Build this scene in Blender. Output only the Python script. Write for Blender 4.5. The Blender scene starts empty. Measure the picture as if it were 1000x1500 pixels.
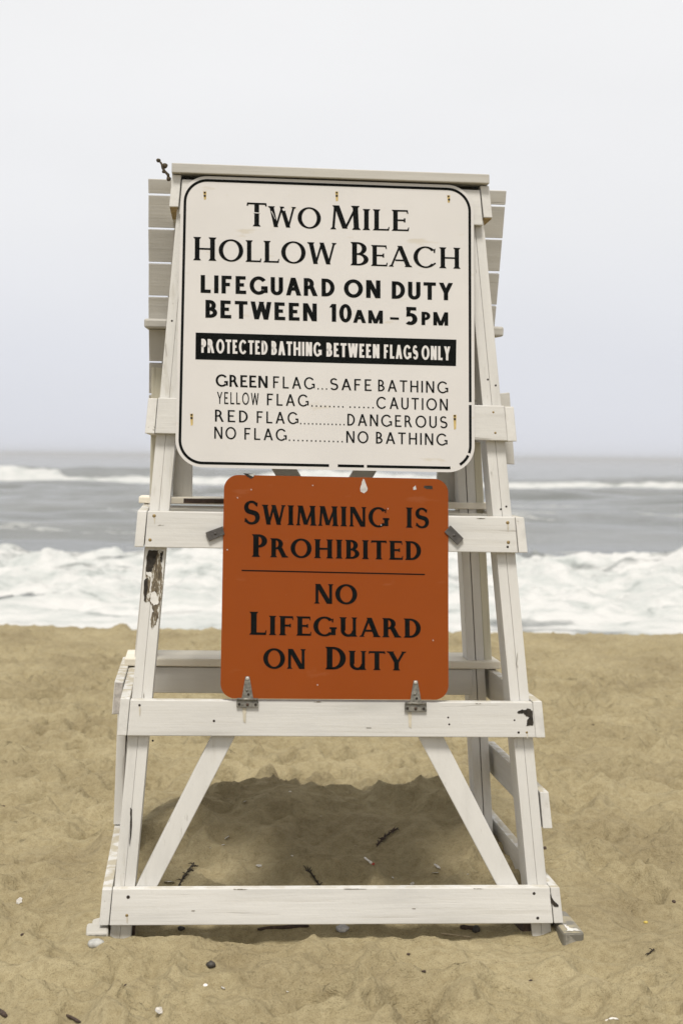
import bpy, bmesh, math, random
import numpy as np
from mathutils import Matrix, Vector
random.seed(7)
rng = np.random.default_rng(11)
rad = math.radians
scene = bpy.context.scene
COL = scene.collection

# ------------------------------------------------------------------ camera, sky, sun, exposure
F_PX, CAM_H, PITCH, CAM_ROLL = 2083.0, 1.895, 2.23, 0.57
cam_rot = (Matrix.Rotation(rad(90 - PITCH), 3, 'X') @ Matrix.Rotation(rad(CAM_ROLL), 3, 'Z'))
cam_data = bpy.data.cameras.new('camera')
cam = bpy.data.objects.new('camera', cam_data)
COL.objects.link(cam)
cam.matrix_world = Matrix.Translation((0, 0, CAM_H)) @ cam_rot.to_4x4()
cam_data.sensor_fit = 'VERTICAL'
cam_data.sensor_height = 36
cam_data.lens = F_PX * 36 / 1500
cam_data.clip_start = 0.1
cam_data.clip_end = 20000
cam_data.dof.use_dof = True
cam_data.dof.focus_distance = 5.75
cam_data.dof.aperture_fstop = 2.8
scene.camera = cam

SUN_EL, SUN_AZ = 65.0, 187.0           # azimuth clockwise from +Y: behind the camera, a little to its left
world = bpy.data.worlds.new('World')
scene.world = world
world.use_nodes = True
wn, wl = world.node_tree.nodes, world.node_tree.links
wn.clear()
w_out = wn.new('ShaderNodeOutputWorld')
w_bg = wn.new('ShaderNodeBackground'); w_bg.inputs['Strength'].default_value = 0.1
w_sky = wn.new('ShaderNodeTexSky'); w_sky.sky_type = 'NISHITA'; w_sky.sun_disc = False
w_sky.sun_elevation = rad(SUN_EL); w_sky.sun_rotation = rad(SUN_AZ); w_sky.dust_density = 3
w_tc = wn.new('ShaderNodeTexCoord')
w_sep = wn.new('ShaderNodeSeparateXYZ')
w_ramp = wn.new('ShaderNodeValToRGB')
cr = w_ramp.color_ramp
stops = [(0.0, (.755, .772, .835)), (0.07, (.785, .80, .855)), (0.16, (.865, .87, .89)), (0.30, (.91, .91, .915)), (0.6, (.95, .925, .88)), (1.0, (.98, .94, .87))]  # upper stops, out of view, warmed to tint the shade
while len(cr.elements) < len(stops): cr.elements.new(0.5)
for e, (p, c) in zip(cr.elements, stops): e.position = p; e.color = (*c, 1)
w_zen = wn.new('ShaderNodeMapRange')   # dims the unseen sky overhead to deepen shade under the chair
w_zen.inputs[1].default_value = .3; w_zen.inputs[2].default_value = 1.0
w_zen.inputs[3].default_value = 10.0; w_zen.inputs[4].default_value = 4.2
w_map = wn.new('ShaderNodeMapping'); w_map.inputs['Scale'].default_value = (1.0, 1.0, 2.6)
w_noise = wn.new('ShaderNodeTexNoise'); w_noise.inputs['Scale'].default_value = 2.2; w_noise.inputs['Detail'].default_value = 5
w_nr = wn.new('ShaderNodeMapRange')
w_nr.inputs[1].default_value = .3; w_nr.inputs[2].default_value = .7; w_nr.inputs[3].default_value = .965; w_nr.inputs[4].default_value = 1.03
w_m1 = wn.new('ShaderNodeMath'); w_m1.operation = 'MULTIPLY'
w_vm = wn.new('ShaderNodeVectorMath'); w_vm.operation = 'SCALE'
w_mix = wn.new('ShaderNodeMixRGB'); w_mix.inputs[0].default_value = .97
wl.new(w_tc.outputs['Generated'], w_sep.inputs[0]); wl.new(w_sep.outputs[2], w_ramp.inputs[0])
wl.new(w_sep.outputs[2], w_zen.inputs[0]); wl.new(w_tc.outputs['Generated'], w_map.inputs[0]); wl.new(w_map.outputs[0], w_noise.inputs['Vector'])
wl.new(w_noise.outputs[0], w_nr.inputs[0]); wl.new(w_nr.outputs[0], w_m1.inputs[0]); wl.new(w_zen.outputs[0], w_m1.inputs[1])
w_glow = wn.new('ShaderNodeMapRange')       # glow added to the unseen sky over the sea, lights the footrest top
w_glow.inputs[1].default_value = .33; w_glow.inputs[2].default_value = .48; w_glow.inputs[3].default_value = 0.0; w_glow.inputs[4].default_value = .5
w_gy = wn.new('ShaderNodeMapRange'); w_gy.inputs[1].default_value = .2; w_gy.inputs[2].default_value = .8
w_gm = wn.new('ShaderNodeMath'); w_gm.operation = 'MULTIPLY'; w_g1 = wn.new('ShaderNodeMath'); w_g1.operation = 'ADD'; w_g1.inputs[1].default_value = 1.0
w_g2 = wn.new('ShaderNodeMath'); w_g2.operation = 'MULTIPLY'
wl.new(w_sep.outputs[2], w_glow.inputs[0]); wl.new(w_sep.outputs[1], w_gy.inputs[0]); wl.new(w_glow.outputs[0], w_gm.inputs[0]); wl.new(w_gy.outputs[0], w_gm.inputs[1])
wl.new(w_gm.outputs[0], w_g1.inputs[0]); wl.new(w_g1.outputs[0], w_g2.inputs[0]); wl.new(w_m1.outputs[0], w_g2.inputs[1])
wl.new(w_ramp.outputs[0], w_vm.inputs[0]); wl.new(w_g2.outputs[0], w_vm.inputs['Scale'])
wl.new(w_sky.outputs[0], w_mix.inputs[1]); wl.new(w_vm.outputs[0], w_mix.inputs[2])
wl.new(w_mix.outputs[0], w_bg.inputs['Color']); wl.new(w_bg.outputs[0], w_out.inputs['Surface'])

sun_data = bpy.data.lights.new('sun', 'SUN')
sun_data.energy = 3.6; sun_data.angle = rad(16); sun_data.color = (1.0, .955, .885)
sun = bpy.data.objects.new('sun', sun_data)
COL.objects.link(sun)
sd = Vector((math.sin(rad(SUN_AZ)) * math.cos(rad(SUN_EL)), math.cos(rad(SUN_AZ)) * math.cos(rad(SUN_EL)), math.sin(rad(SUN_EL))))
sun.rotation_euler = sd.to_track_quat('Z', 'Y').to_euler()
vs = scene.view_settings
vs.view_transform = 'Standard'; vs.look = 'None'; vs.exposure = 0.0; vs.gamma = 1.0; vs.use_curve_mapping = False

# ------------------------------------------------------------------ helpers
def tag(o, label=None, cat=None, group=None, kind=None):
    if label: o['label'] = label
    if cat: o['category'] = cat
    if group: o['group'] = group
    if kind: o['kind'] = kind
    return o
def link(name, me, mat=None, parent=None):
    o = bpy.data.objects.new(name, me)
    COL.objects.link(o)
    if mat is not None: me.materials.append(mat)
    if parent is not None: o.parent = parent
    return o
def empty(name, loc, rot=None):
    o = bpy.data.objects.new(name, None)
    COL.objects.link(o)
    o.empty_display_size = .2
    o.matrix_world = Matrix.Translation(loc) @ (rot.to_4x4() if rot else Matrix.Identity(4))
    return o
def mesh_from(name, verts, faces, smooth=False):
    me = bpy.data.meshes.new(name)
    me.from_pydata([tuple(v) for v in verts], [], faces)
    if smooth: me.polygons.foreach_set('use_smooth', [True] * len(me.polygons))
    me.update()
    return me
def bm_mesh(name, bm, smooth=False):
    me = bpy.data.meshes.new(name)
    bmesh.ops.recalc_face_normals(bm, faces=bm.faces)
    bm.to_mesh(me); bm.free()
    if smooth: me.polygons.foreach_set('use_smooth', [True] * len(me.polygons))
    return me
def add_hexa(bm, front, back, bevel=.0035, jit=.0012):
    """front, back: four corners each (TL, TR, BR, BL); edges rounded a little, corners not quite true"""
    b2 = bmesh.new()
    vs_ = [b2.verts.new(Vector(p) + Vector((random.uniform(-jit, jit), random.uniform(-jit, jit), random.uniform(-jit, jit)))) for p in list(front) + list(back)]
    for f in ((0, 1, 2, 3), (7, 6, 5, 4), (0, 4, 5, 1), (1, 5, 6, 2), (2, 6, 7, 3), (3, 7, 4, 0)):
        b2.faces.new([vs_[i] for i in f])
    bmesh.ops.recalc_face_normals(b2, faces=b2.faces)
    if bevel:
        bmesh.ops.bevel(b2, geom=list(b2.edges), offset=bevel, segments=2, affect='EDGES', profile=.5)
    tmp = bpy.data.meshes.new('tmp'); b2.to_mesh(tmp); b2.free()
    bm.from_mesh(tmp); bpy.data.meshes.remove(tmp)
def add_ball(bm, c, r, sub=2, seed=0, rough=0.0):
    s = bmesh.ops.create_icosphere(bm, subdivisions=sub, radius=1.0)
    rr = random.Random(seed)
    a = [rr.uniform(0, 6.28) for _ in range(9)]
    for v in s['verts']:
        p = v.co.copy()
        k = 1 + rough * (math.sin(3.1 * p.x + a[0]) + math.sin(2.7 * p.y + a[1]) + math.sin(3.7 * p.z + a[2]) + .6 * math.sin(6.3 * p.x + a[3]) * math.sin(5.9 * p.y + a[4]) + .5 * math.sin(8 * p.z + a[5] + 5 * p.x))
        v.co = Vector((p.x * r[0] * k, p.y * r[1] * k, p.z * r[2] * k)) + Vector(c)
def add_tube(bm, pts, radii, n=7):
    pts = [Vector(p) for p in pts]
    rings = []
    for i, p in enumerate(pts):
        d = (pts[min(i + 1, len(pts) - 1)] - pts[max(i - 1, 0)]).normalized()
        s = d.cross(Vector((0.13, .21, 1))).normalized() if abs(d.z) < .95 else d.cross(Vector((1, 0, 0))).normalized()
        u = s.cross(d).normalized()
        rings.append([bm.verts.new(p + (s * math.cos(k * 2 * math.pi / n) + u * math.sin(k * 2 * math.pi / n)) * radii[i]) for k in range(n)])
    for a, b in zip(rings, rings[1:]):
        for k in range(n): bm.faces.new([a[k], a[(k + 1) % n], b[(k + 1) % n], b[k]])
    bm.faces.new(rings[0][::-1]); bm.faces.new(rings[-1])

# ---- value noise for the terrain and the sea
def vnoise(x, y, seed=0):
    xi = np.floor(x).astype(np.int64); yi = np.floor(y).astype(np.int64)
    xf = x - xi; yf = y - yi
    def h(a, b):
        n = (a * 374761393 + b * 668265263 + seed * 974711) & 0xffffffff
        n = ((n ^ (n >> 13)) * 1274126177) & 0xffffffff
        n = n ^ (n >> 16)
        return (n & 0xffff) / 32767.5 - 1
    u = xf * xf * xf * (xf * (xf * 6 - 15) + 10); v = yf * yf * yf * (yf * (yf * 6 - 15) + 10)
    return (h(xi, yi) * (1 - u) + h(xi + 1, yi) * u) * (1 - v) + (h(xi, yi + 1) * (1 - u) + h(xi + 1, yi + 1) * u) * v
def fbm(x, y, seed=0, octv=4, gain=.5):
    s = 0; a = 1
    for o in range(octv):
        c, sn = math.cos(o * 1.1), math.sin(o * 1.1)
        s = s + a * vnoise((x * c - y * sn) * 2 ** o + 17.3 * o, (x * sn + y * c) * 2 ** o - 9.1 * o, seed + o)
        a *= gain
    return s
def sstep(a, b, x):
    t = np.clip((x - a) / (b - a), 0, 1)
    return t * t * (3 - 2 * t)
def axis(parts, grow_to, ratio=1.22):
    """a sorted coordinate axis: dense stretches, then ever wider steps both ways"""
    c = [parts[0][0]]
    for a, b, s in parts:
        n = max(1, int(round((b - a) / s)))
        c += list(a + (b - a) * (np.arange(1, n + 1) / n))
    lo, hi = [], []
    s = parts[0][2]; p = c[0]
    while p > grow_to[0]: s *= ratio; p -= s; lo.append(p)
    s = parts[-1][2]; p = c[-1]
    while p < grow_to[1]: s *= ratio; p += s; hi.append(p)
    return np.array(lo[::-1] + c + hi)
def grid_mesh(name, xs, ys, Z):
    nx, ny = len(xs), len(ys)
    X, Y = np.meshgrid(xs, ys)
    co = np.stack([X, Y, Z], -1).reshape(-1, 3).astype(np.float32)
    i = np.arange(nx * ny).reshape(ny, nx)
    q = np.stack([i[:-1, :-1], i[:-1, 1:], i[1:, 1:], i[1:, :-1]], -1).reshape(-1, 4)
    me = bpy.data.meshes.new(name)
    me.vertices.add(len(co)); me.vertices.foreach_set('co', co.ravel())
    me.loops.add(q.size); me.loops.foreach_set('vertex_index', q.ravel().astype(np.int32))
    me.polygons.add(len(q)); me.polygons.foreach_set('loop_start', np.arange(0, q.size, 4, dtype=np.int32))
    me.polygons.foreach_set('use_smooth', np.ones(len(q), dtype=bool))
    me.update(calc_edges=True)
    return me

# ---- the chair's own frame, and how a spot seen in the photograph is found in it
YAW, ROLL = rad(4.6), rad(.6)
CHAIR_ROT = Matrix.Rotation(YAW, 3, 'Z') @ Matrix.Rotation(ROLL, 3, 'Y')
CHAIR_AT = Vector((-.035, 5.6, 0))
LEAN = .158
def ray(u, v):
    return Vector((0, 0, CAM_H)), cam_rot @ Vector(((u - 500) / F_PX, -(v - 750) / F_PX, -1))
def loc(u, v, y0=0.0, lean=LEAN):
    c, d = ray(u, v)
    c = CHAIR_ROT.transposed() @ (c - CHAIR_AT); d = CHAIR_ROT.transposed() @ d
    t = (y0 + lean * c.z - c.y) / (d.y - lean * d.z)
    return c + d * t

# ------------------------------------------------------------------ materials
def new_mat(name):
    m = bpy.data.materials.new(name); m.use_nodes = True
    n, l = m.node_tree.nodes, m.node_tree.links
    return m, n, l, n['Principled BSDF']
def nd(n, t, **kw):
    x = n.new(t)
    for k, v in kw.items():
        if k in x.inputs: x.inputs[k].default_value = v
        else: setattr(x, k, v)
    return x
def ramp(n, l, src, stops):
    r = n.new('ShaderNodeValToRGB')
    while len(r.color_ramp.elements) < len(stops): r.color_ramp.elements.new(.5)
    for e, (p, c) in zip(r.color_ramp.elements, stops):
        e.position = p; e.color = (*c, 1) if len(c) == 3 else c
    l.new(src, r.inputs[0])
    return r
def mixc(n, l, fac, a, b, mode='MIX'):
    m = n.new('ShaderNodeMixRGB'); m.blend_type = mode
    for i, s in enumerate((fac, a, b)):
        if hasattr(s, 'is_output'): l.new(s, m.inputs[i])
        elif i == 0: m.inputs[0].default_value = s
        else: m.inputs[i].default_value = (*s, 1)
    return m
def painted_wood(name, grain, base=(.585, .573, .543), wear=.5, dirt=.5, topsand=0.0):
    m, n, l, b = new_mat(name)
    tc = nd(n, 'ShaderNodeTexCoord')
    sc = {'x': (1.2, 30, 30), 'y': (30, 1.2, 30), 'z': (30, 30, 1.2)}[grain]
    oi = nd(n, 'ShaderNodeObjectInfo')
    off = nd(n, 'ShaderNodeVectorMath', operation='ADD')
    l.new(tc.outputs['Object'], off.inputs[0]); l.new(oi.outputs['Random'], off.inputs[1])
    mp = nd(n, 'ShaderNodeMapping'); mp.inputs['Scale'].default_value = sc
    l.new(off.outputs[0], mp.inputs[0])
    g = nd(n, 'ShaderNodeTexNoise', Scale=1.0, Detail=6.0, Roughness=.65); l.new(mp.outputs[0], g.inputs['Vector'])
    mp2 = nd(n, 'ShaderNodeMapping'); mp2.inputs['Scale'].default_value = tuple(4 if s > 5 else .7 for s in sc)
    l.new(off.outputs[0], mp2.inputs[0])
    blot = nd(n, 'ShaderNodeTexNoise', Scale=1.6, Detail=5.0, Roughness=.6); l.new(mp2.outputs[0], blot.inputs['Vector'])
    fine = nd(n, 'ShaderNodeTexNoise', Scale=55.0, Detail=3.0); l.new(tc.outputs['Object'], fine.inputs['Vector'])
    # paint tone: blotchy, a little different board by board
    tone = ramp(n, l, blot.outputs[0], [(.25, tuple(c * .80 for c in base)), (.5, base), (.75, tuple(min(1, c * 1.09) for c in base))])
    hv = nd(n, 'ShaderNodeMapRange'); hv.inputs[3].default_value = .93; hv.inputs[4].default_value = 1.05
    l.new(oi.outputs['Random'], hv.inputs[0])
    tv = nd(n, 'ShaderNodeVectorMath', operation='SCALE'); l.new(tone.outputs[0], tv.inputs[0]); l.new(hv.outputs[0], tv.inputs['Scale'])
    # greyed streaks along the grain
    st = ramp(n, l, g.outputs[0], [(.0, (1, 1, 1)), (.33, (.8, .8, .8)), (.43, (0, 0, 0))])
    stm = nd(n, 'ShaderNodeMath', operation='MULTIPLY'); l.new(st.outputs[0], stm.inputs[0]); stm.inputs[1].default_value = .42 * dirt
    c1 = mixc(n, l, stm.outputs[0], tv.outputs[0], (.36, .33, .26))
    # hairline cracks and chips down to bare wood
    mp3 = nd(n, 'ShaderNodeMapping'); mp3.inputs['Scale'].default_value = tuple(60 if s > 5 else 2.2 for s in sc)
    l.new(off.outputs[0], mp3.inputs[0])
    ck = nd(n, 'ShaderNodeTexNoise', Scale=1.0, Detail=3.0, Roughness=.5); l.new(mp3.outputs[0], ck.inputs['Vector'])
    ckr = ramp(n, l, ck.outputs[0], [(.0, (1, 1, 1)), (.285, (1, 1, 1)), (.315, (0, 0, 0))])
    bl2 = ramp(n, l, blot.outputs[0], [(.42, (0, 0, 0)), (.62, (1, 1, 1))])
    ckm = nd(n, 'ShaderNodeMath', operation='MULTIPLY'); l.new(ckr.outputs[0], ckm.inputs[0]); l.new(bl2.outputs[0], ckm.inputs[1])
    ckw = nd(n, 'ShaderNodeMath', operation='MULTIPLY'); l.new(ckm.outputs[0], ckw.inputs[0]); ckw.inputs[1].default_value = wear
    c2 = mixc(n, l, ckw.outputs[0], c1.outputs[0], (.12, .10, .07))
    # small dark specks
    sp = nd(n, 'ShaderNodeTexVoronoi', Scale=26.0); l.new(off.outputs[0], sp.inputs['Vector'])
    spr = ramp(n, l, sp.outputs['Distance'], [(.0, (1, 1, 1)), (.035, (1, 1, 1)), (.07, (0, 0, 0))])
    spm = nd(n, 'ShaderNodeMath', operation='MULTIPLY'); l.new(spr.outputs[0], spm.inputs[0]); spm.inputs[1].default_value = .35 * dirt
    c3 = mixc(n, l, spm.outputs[0], c2.outputs[0], (.16, .14, .08))
    if topsand:                              # sand and dirt lying on upward faces
        ge = nd(n, 'ShaderNodeNewGeometry'); gs = nd(n, 'ShaderNodeSeparateXYZ'); l.new(ge.outputs['Normal'], gs.inputs[0])
        up = nd(n, 'ShaderNodeMath', operation='GREATER_THAN'); l.new(gs.outputs[2], up.inputs[0]); up.inputs[1].default_value = .8
        tn = nd(n, 'ShaderNodeTexNoise', Scale=18.0, Detail=4.0); l.new(tc.outputs['Object'], tn.inputs['Vector'])
        tr = ramp(n, l, tn.outputs[0], [(.42, (0, 0, 0)), (.56, (1, 1, 1))])
        tm = nd(n, 'ShaderNodeMath', operation='MULTIPLY'); l.new(tr.outputs[0], tm.inputs[0]); l.new(up.outputs[0], tm.inputs[1])
        tf = nd(n, 'ShaderNodeMath', operation='MULTIPLY'); l.new(tm.outputs[0], tf.inputs[0]); tf.inputs[1].default_value = topsand
        c3 = mixc(n, l, tf.outputs[0], c3.outputs[0], (.36, .31, .20))
    l.new(c3.outputs[0], b.inputs['Base Color'])
    b.inputs['Roughness'].default_value = .55
    hs = nd(n, 'ShaderNodeMath', operation='MULTIPLY_ADD'); l.new(fine.outputs[0], hs.inputs[0]); hs.inputs[1].default_value = .25; l.new(g.outputs[0], hs.inputs[2])
    h2 = nd(n, 'ShaderNodeMath', operation='SUBTRACT'); l.new(hs.outputs[0], h2.inputs[0]); l.new(ckw.outputs[0], h2.inputs[1])
    bp = nd(n, 'ShaderNodeBump', Strength=.5, Distance=.004); l.new(h2.outputs[0], bp.inputs['Height']); l.new(bp.outputs[0], b.inputs['Normal'])
    return m
def simple(name, col, rough=.6, metal=0.0, var=.2, scale=30.0, bump=.2, dist=.002):
    m, n, l, b = new_mat(name)
    tc = nd(n, 'ShaderNodeTexCoord')
    t = nd(n, 'ShaderNodeTexNoise', Scale=scale, Detail=4.0); l.new(tc.outputs['Object'], t.inputs['Vector'])
    r = ramp(n, l, t.outputs[0], [(.3, tuple(c * (1 - var) for c in col)), (.7, tuple(min(1, c * (1 + var)) for c in col))])
    l.new(r.outputs[0], b.inputs['Base Color'])
    b.inputs['Roughness'].default_value = rough; b.inputs['Metallic'].default_value = metal
    bp = nd(n, 'ShaderNodeBump', Strength=bump, Distance=dist); l.new(t.outputs[0], bp.inputs['Height']); l.new(bp.outputs[0], b.inputs['Normal'])
    return m
M = {}
for g in 'xyz': M['paint_' + g] = painted_wood('white_paint_' + g, g, topsand=.75 if g == 'y' else .35)
M['paint_worn'] = painted_wood('worn_white_paint', 'z', wear=.9, dirt=1.0)
M['paint_grey'] = painted_wood('weathered_and_shaded_grey', 'x', base=(.47, .452, .41), wear=.7, dirt=1.0)  # weathered paint; grey base also carries shade of slats and back braces
M['paint_yellow'] = painted_wood('yellowed_paint', 'z', base=(.56, .53, .42), wear=.6, dirt=1.0)
M['plank_worn_lightened'] = painted_wood('worn_plank_lightened', 'x', base=(.74, .69, .58), wear=1.0, dirt=1.6)  # worn planks; base lightened to make up for shade on the footrest
M['skid'] = painted_wood('weathered_skid', 'y', base=(.16, .15, .125), wear=1.0, dirt=1.8, topsand=.7)
M['black'] = simple('black_sign_paint', (.0045, .0055, .005), .75, var=.3, scale=12, bump=.02)
M['black'].node_tree.nodes['Principled BSDF'].inputs['Specular IOR Level'].default_value = .04
M['rot'] = simple('rotten_wood_and_gap_shade', (.025, .02, .014), .95, var=.6, scale=60, bump=.8)  # rot, and the shade painted into the gap under the top board
M['bare'] = simple('bare_brown_wood', (.13, .10, .065), .9, var=.65, scale=45, bump=.7)
def peeling():
    m, n, l, b = new_mat('peeled_wood')
    tc = nd(n, 'ShaderNodeTexCoord'); mp = nd(n, 'ShaderNodeMapping'); mp.inputs['Scale'].default_value = (95, 95, 16); l.new(tc.outputs['Object'], mp.inputs[0])
    t = nd(n, 'ShaderNodeTexNoise', Scale=1.0, Detail=6.0, Roughness=.7); l.new(mp.outputs[0], t.inputs['Vector'])
    r = ramp(n, l, t.outputs[0], [(.25, (.02, .016, .01)), (.45, (.10, .078, .05)), (.56, (.20, .165, .11)), (.575, (.56, .545, .50))])
    l.new(r.outputs[0], b.inputs['Base Color']); b.inputs['Roughness'].default_value = .9
    bp = nd(n, 'ShaderNodeBump', Strength=.7, Distance=.004); l.new(t.outputs[0], bp.inputs['Height']); l.new(bp.outputs[0], b.inputs['Normal'])
    return m
M['bare'] = peeling()
M['endgrain'] = simple('bare_end_grain', (.45, .42, .39), .9, var=.25, scale=60, bump=.6)
M['stain'] = simple('faint_rust_stain', (.50, .455, .36), .8, var=.12, scale=30, bump=.05)
M['skid_end'] = simple('weathered_skid_end', (.24, .225, .19), .95, var=.5, scale=38, bump=.8)
M['rustwood'] = simple('bare_wood_underside', (.34, .25, .12), .9, var=.3, scale=40, bump=.4)
M['steel'] = simple('weathered_steel', (.19, .18, .155), .55, .5, var=.45, scale=70, bump=.25)
M['dark_metal'] = simple('dark_latch_metal', (.075, .068, .062), .5, .35, var=.35, scale=40, bump=.2)
M['brass'] = simple('brass_screw', (.30, .22, .10), .45, .7, var=.3, scale=80)
M['rustdark'] = simple('rusted_screw', (.03, .022, .016), .8, .2, var=.5, scale=90)
M['rust'] = simple('rust_streak', (.50, .37, .14), .8, var=.2, scale=40)
M['chip'] = simple('bare_aluminium_chip', (.50, .48, .45), .45, .3, var=.15, scale=50)
M['shell'] = simple('shell_white', (.84, .81, .77), .5, var=.2, scale=60, bump=.4)
M['seaweed'] = simple('dried_seaweed', (.035, .026, .016), .9, var=.5, scale=80, bump=.5)
M['drift'] = simple('dark_driftwood', (.055, .035, .025), .9, var=.5, scale=50, bump=.6)
M['stick'] = simple('pale_stick', (.40, .33, .22), .85, var=.3, scale=60, bump=.4)
M['stone_dark'] = simple('dark_stone', (.035, .03, .025), .6, var=.4, scale=50, bump=.4)
M['stone_grey'] = simple('grey_stone', (.42, .42, .40), .8, var=.25, scale=40, bump=.4)
M['paper'] = simple('crumpled_paper', (.50, .50, .52), .8, var=.25, scale=60, bump=.4)
M['red'] = simple('red_tip', (.45, .07, .04), .5, var=.2)
M['yellow'] = simple('yellow_pebble', (.50, .38, .08), .6, var=.2)
M['rope'] = simple('knotted_twig', (.06, .045, .025), .9, var=.5, scale=90, bump=.5)

def sign_paint(name, base, stain, stain_amt):
    m, n, l, b = new_mat(name)
    tc = nd(n, 'ShaderNodeTexCoord')
    t = nd(n, 'ShaderNodeTexNoise', Scale=2.3, Detail=6.0, Roughness=.6); l.new(tc.outputs['Object'], t.inputs['Vector'])
    r = ramp(n, l, t.outputs[0], [(.3, tuple(c * .96 for c in base)), (.7, tuple(min(1, c * 1.03) for c in base))])
    mp = nd(n, 'ShaderNodeMapping'); mp.inputs['Scale'].default_value = (9, 9, 30); l.new(tc.outputs['Object'], mp.inputs[0])
    t2 = nd(n, 'ShaderNodeTexNoise', Scale=.8, Detail=5.0); l.new(mp.outputs[0], t2.inputs['Vector'])
    r2 = ramp(n, l, t2.outputs[0], [(.66, (0, 0, 0)), (.74, (1, 1, 1))])
    am = nd(n, 'ShaderNodeMath', operation='MULTIPLY'); l.new(r2.outputs[0], am.inputs[0]); am.inputs[1].default_value = stain_amt
    c = mixc(n, l, am.outputs[0], r.outputs[0], stain)
    v = nd(n, 'ShaderNodeTexVoronoi', Scale=14.0); l.new(tc.outputs['Object'], v.inputs['Vector'])
    vr = ramp(n, l, v.outputs['Distance'], [(0, (1, 1, 1)), (.03, (1, 1, 1)), (.05, (0, 0, 0))])
    vm = nd(n, 'ShaderNodeMath', operation='MULTIPLY'); l.new(vr.outputs[0], vm.inputs[0]); vm.inputs[1].default_value = .35
    c2 = mixc(n, l, vm.outputs[0], c.outputs[0], stain)
    l.new(c2.outputs[0], b.inputs['Base Color'])
    rr = nd(n, 'ShaderNodeMapRange'); l.new(t.outputs[0], rr.inputs[0]); rr.inputs[3].default_value = .42; rr.inputs[4].default_value = .62
    l.new(rr.outputs[0], b.inputs['Roughness'])
    b.inputs['Specular IOR Level'].default_value = .12
    t3 = nd(n, 'ShaderNodeTexNoise', Scale=6.0, Detail=2.0); l.new(tc.outputs['Object'], t3.inputs['Vector'])
    bp = nd(n, 'ShaderNodeBump', Strength=.12, Distance=.01); l.new(t3.outputs[0], bp.inputs['Height']); l.new(bp.outputs[0], b.inputs['Normal'])
    return m
M['sign_cream'] = sign_paint('cream_sign_paint', (.60, .582, .562), (.47, .41, .29), .4)
M['sign_orange'] = sign_paint('orange_sign_paint', (.238, .051, .005), (.27, .085, .03), .40)
M['cream_letter'] = simple('cream_letter', (.60, .582, .562), .5, var=.04, scale=5, bump=.02)

def sand_material():
    m, n, l, b = new_mat('beach_sand')
    tc = nd(n, 'ShaderNodeTexCoord')
    big = nd(n, 'ShaderNodeTexNoise', Scale=1.1, Detail=6.0, Roughness=.6); l.new(tc.outputs['Object'], big.inputs['Vector'])
    base = ramp(n, l, big.outputs[0], [(.3, (.275, .227, .134)), (.5, (.348, .294, .176)), (.72, (.415, .355, .220))])
    gr = nd(n, 'ShaderNodeTexNoise', Scale=230.0, Detail=2.0, Roughness=.7); l.new(tc.outputs['Object'], gr.inputs['Vector'])
    grr = ramp(n, l, gr.outputs[0], [(.28, (.55, .52, .47)), (.48, (.95, .95, .95)), (.75, (1.0, 1.0, 1.0))])
    c1 = mixc(n, l, .95, base.outputs[0], grr.outputs[0], 'MULTIPLY')
    md = nd(n, 'ShaderNodeTexNoise', Scale=26.0, Detail=5.0, Roughness=.65); l.new(tc.outputs['Object'], md.inputs['Vector'])
    mdr = ramp(n, l, md.outputs[0], [(.3, (.74, .71, .66)), (.58, (1, 1, 1))])
    c2 = mixc(n, l, .8, c1.outputs[0], mdr.outputs[0], 'MULTIPLY')
    vo = nd(n, 'ShaderNodeTexVoronoi', Scale=95.0); l.new(tc.outputs['Object'], vo.inputs['Vector'])
    vr = ramp(n, l, vo.outputs['Distance'], [(0, (1, 1, 1)), (.06, (1, 1, 1)), (.1, (0, 0, 0))])
    vs2 = nd(n, 'ShaderNodeMath', operation='MULTIPLY'); l.new(vr.outputs[0], vs2.inputs[0])
    vc = nd(n, 'ShaderNodeSeparateXYZ'); l.new(vo.outputs['Color'], vc.inputs[0])
    vcr = nd(n, 'ShaderNodeMath', operation='GREATER_THAN'); l.new(vc.outputs[0], vcr.inputs[0]); vcr.inputs[1].default_value = .88
    l.new(vcr.outputs[0], vs2.inputs[1])
    pick = ramp(n, l, vc.outputs[1], [(.49, (.07, .05, .03)), (.51, (.62, .58, .5))])
    vf = nd(n, 'ShaderNodeMath', operation='MULTIPLY'); l.new(vs2.outputs[0], vf.inputs[0]); vf.inputs[1].default_value = .75
    c3 = mixc(n, l, vf.outputs[0], c2.outputs[0], pick.outputs[0])
    # wet sand by the water
    sp = nd(n, 'ShaderNodeSeparateXYZ'); l.new(tc.outputs['Object'], sp.inputs[0])
    wet = nd(n, 'ShaderNodeMapRange'); wet.inputs[1].default_value = 16.6; wet.inputs[2].default_value = 18.5
    l.new(sp.outputs[1], wet.inputs[0])
    c4 = mixc(n, l, wet.outputs[0], c3.outputs[0], (.12, .095, .06))
    l.new(c4.outputs[0], b.inputs['Base Color'])
    b.inputs['Roughness'].default_value = .95; b.inputs['Specular IOR Level'].default_value = .15
    m9 = nd(n, 'ShaderNodeTexNoise', Scale=11.0, Detail=4.0, Roughness=.6, Distortion=.6); l.new(tc.outputs['Object'], m9.inputs['Vector'])
    b0 = nd(n, 'ShaderNodeBump', Strength=.6, Distance=.035); l.new(m9.outputs[0], b0.inputs['Height'])
    b1 = nd(n, 'ShaderNodeBump', Strength=.7, Distance=.024); l.new(md.outputs[0], b1.inputs['Height']); l.new(b0.outputs[0], b1.inputs['Normal'])
    b2 = nd(n, 'ShaderNodeBump', Strength=.5, Distance=.0016); l.new(gr.outputs[0], b2.inputs['Height']); l.new(b1.outputs[0], b2.inputs['Normal'])
    l.new(b2.outputs[0], b.inputs['Normal'])
    return m
M['sand'] = sand_material()

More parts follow.
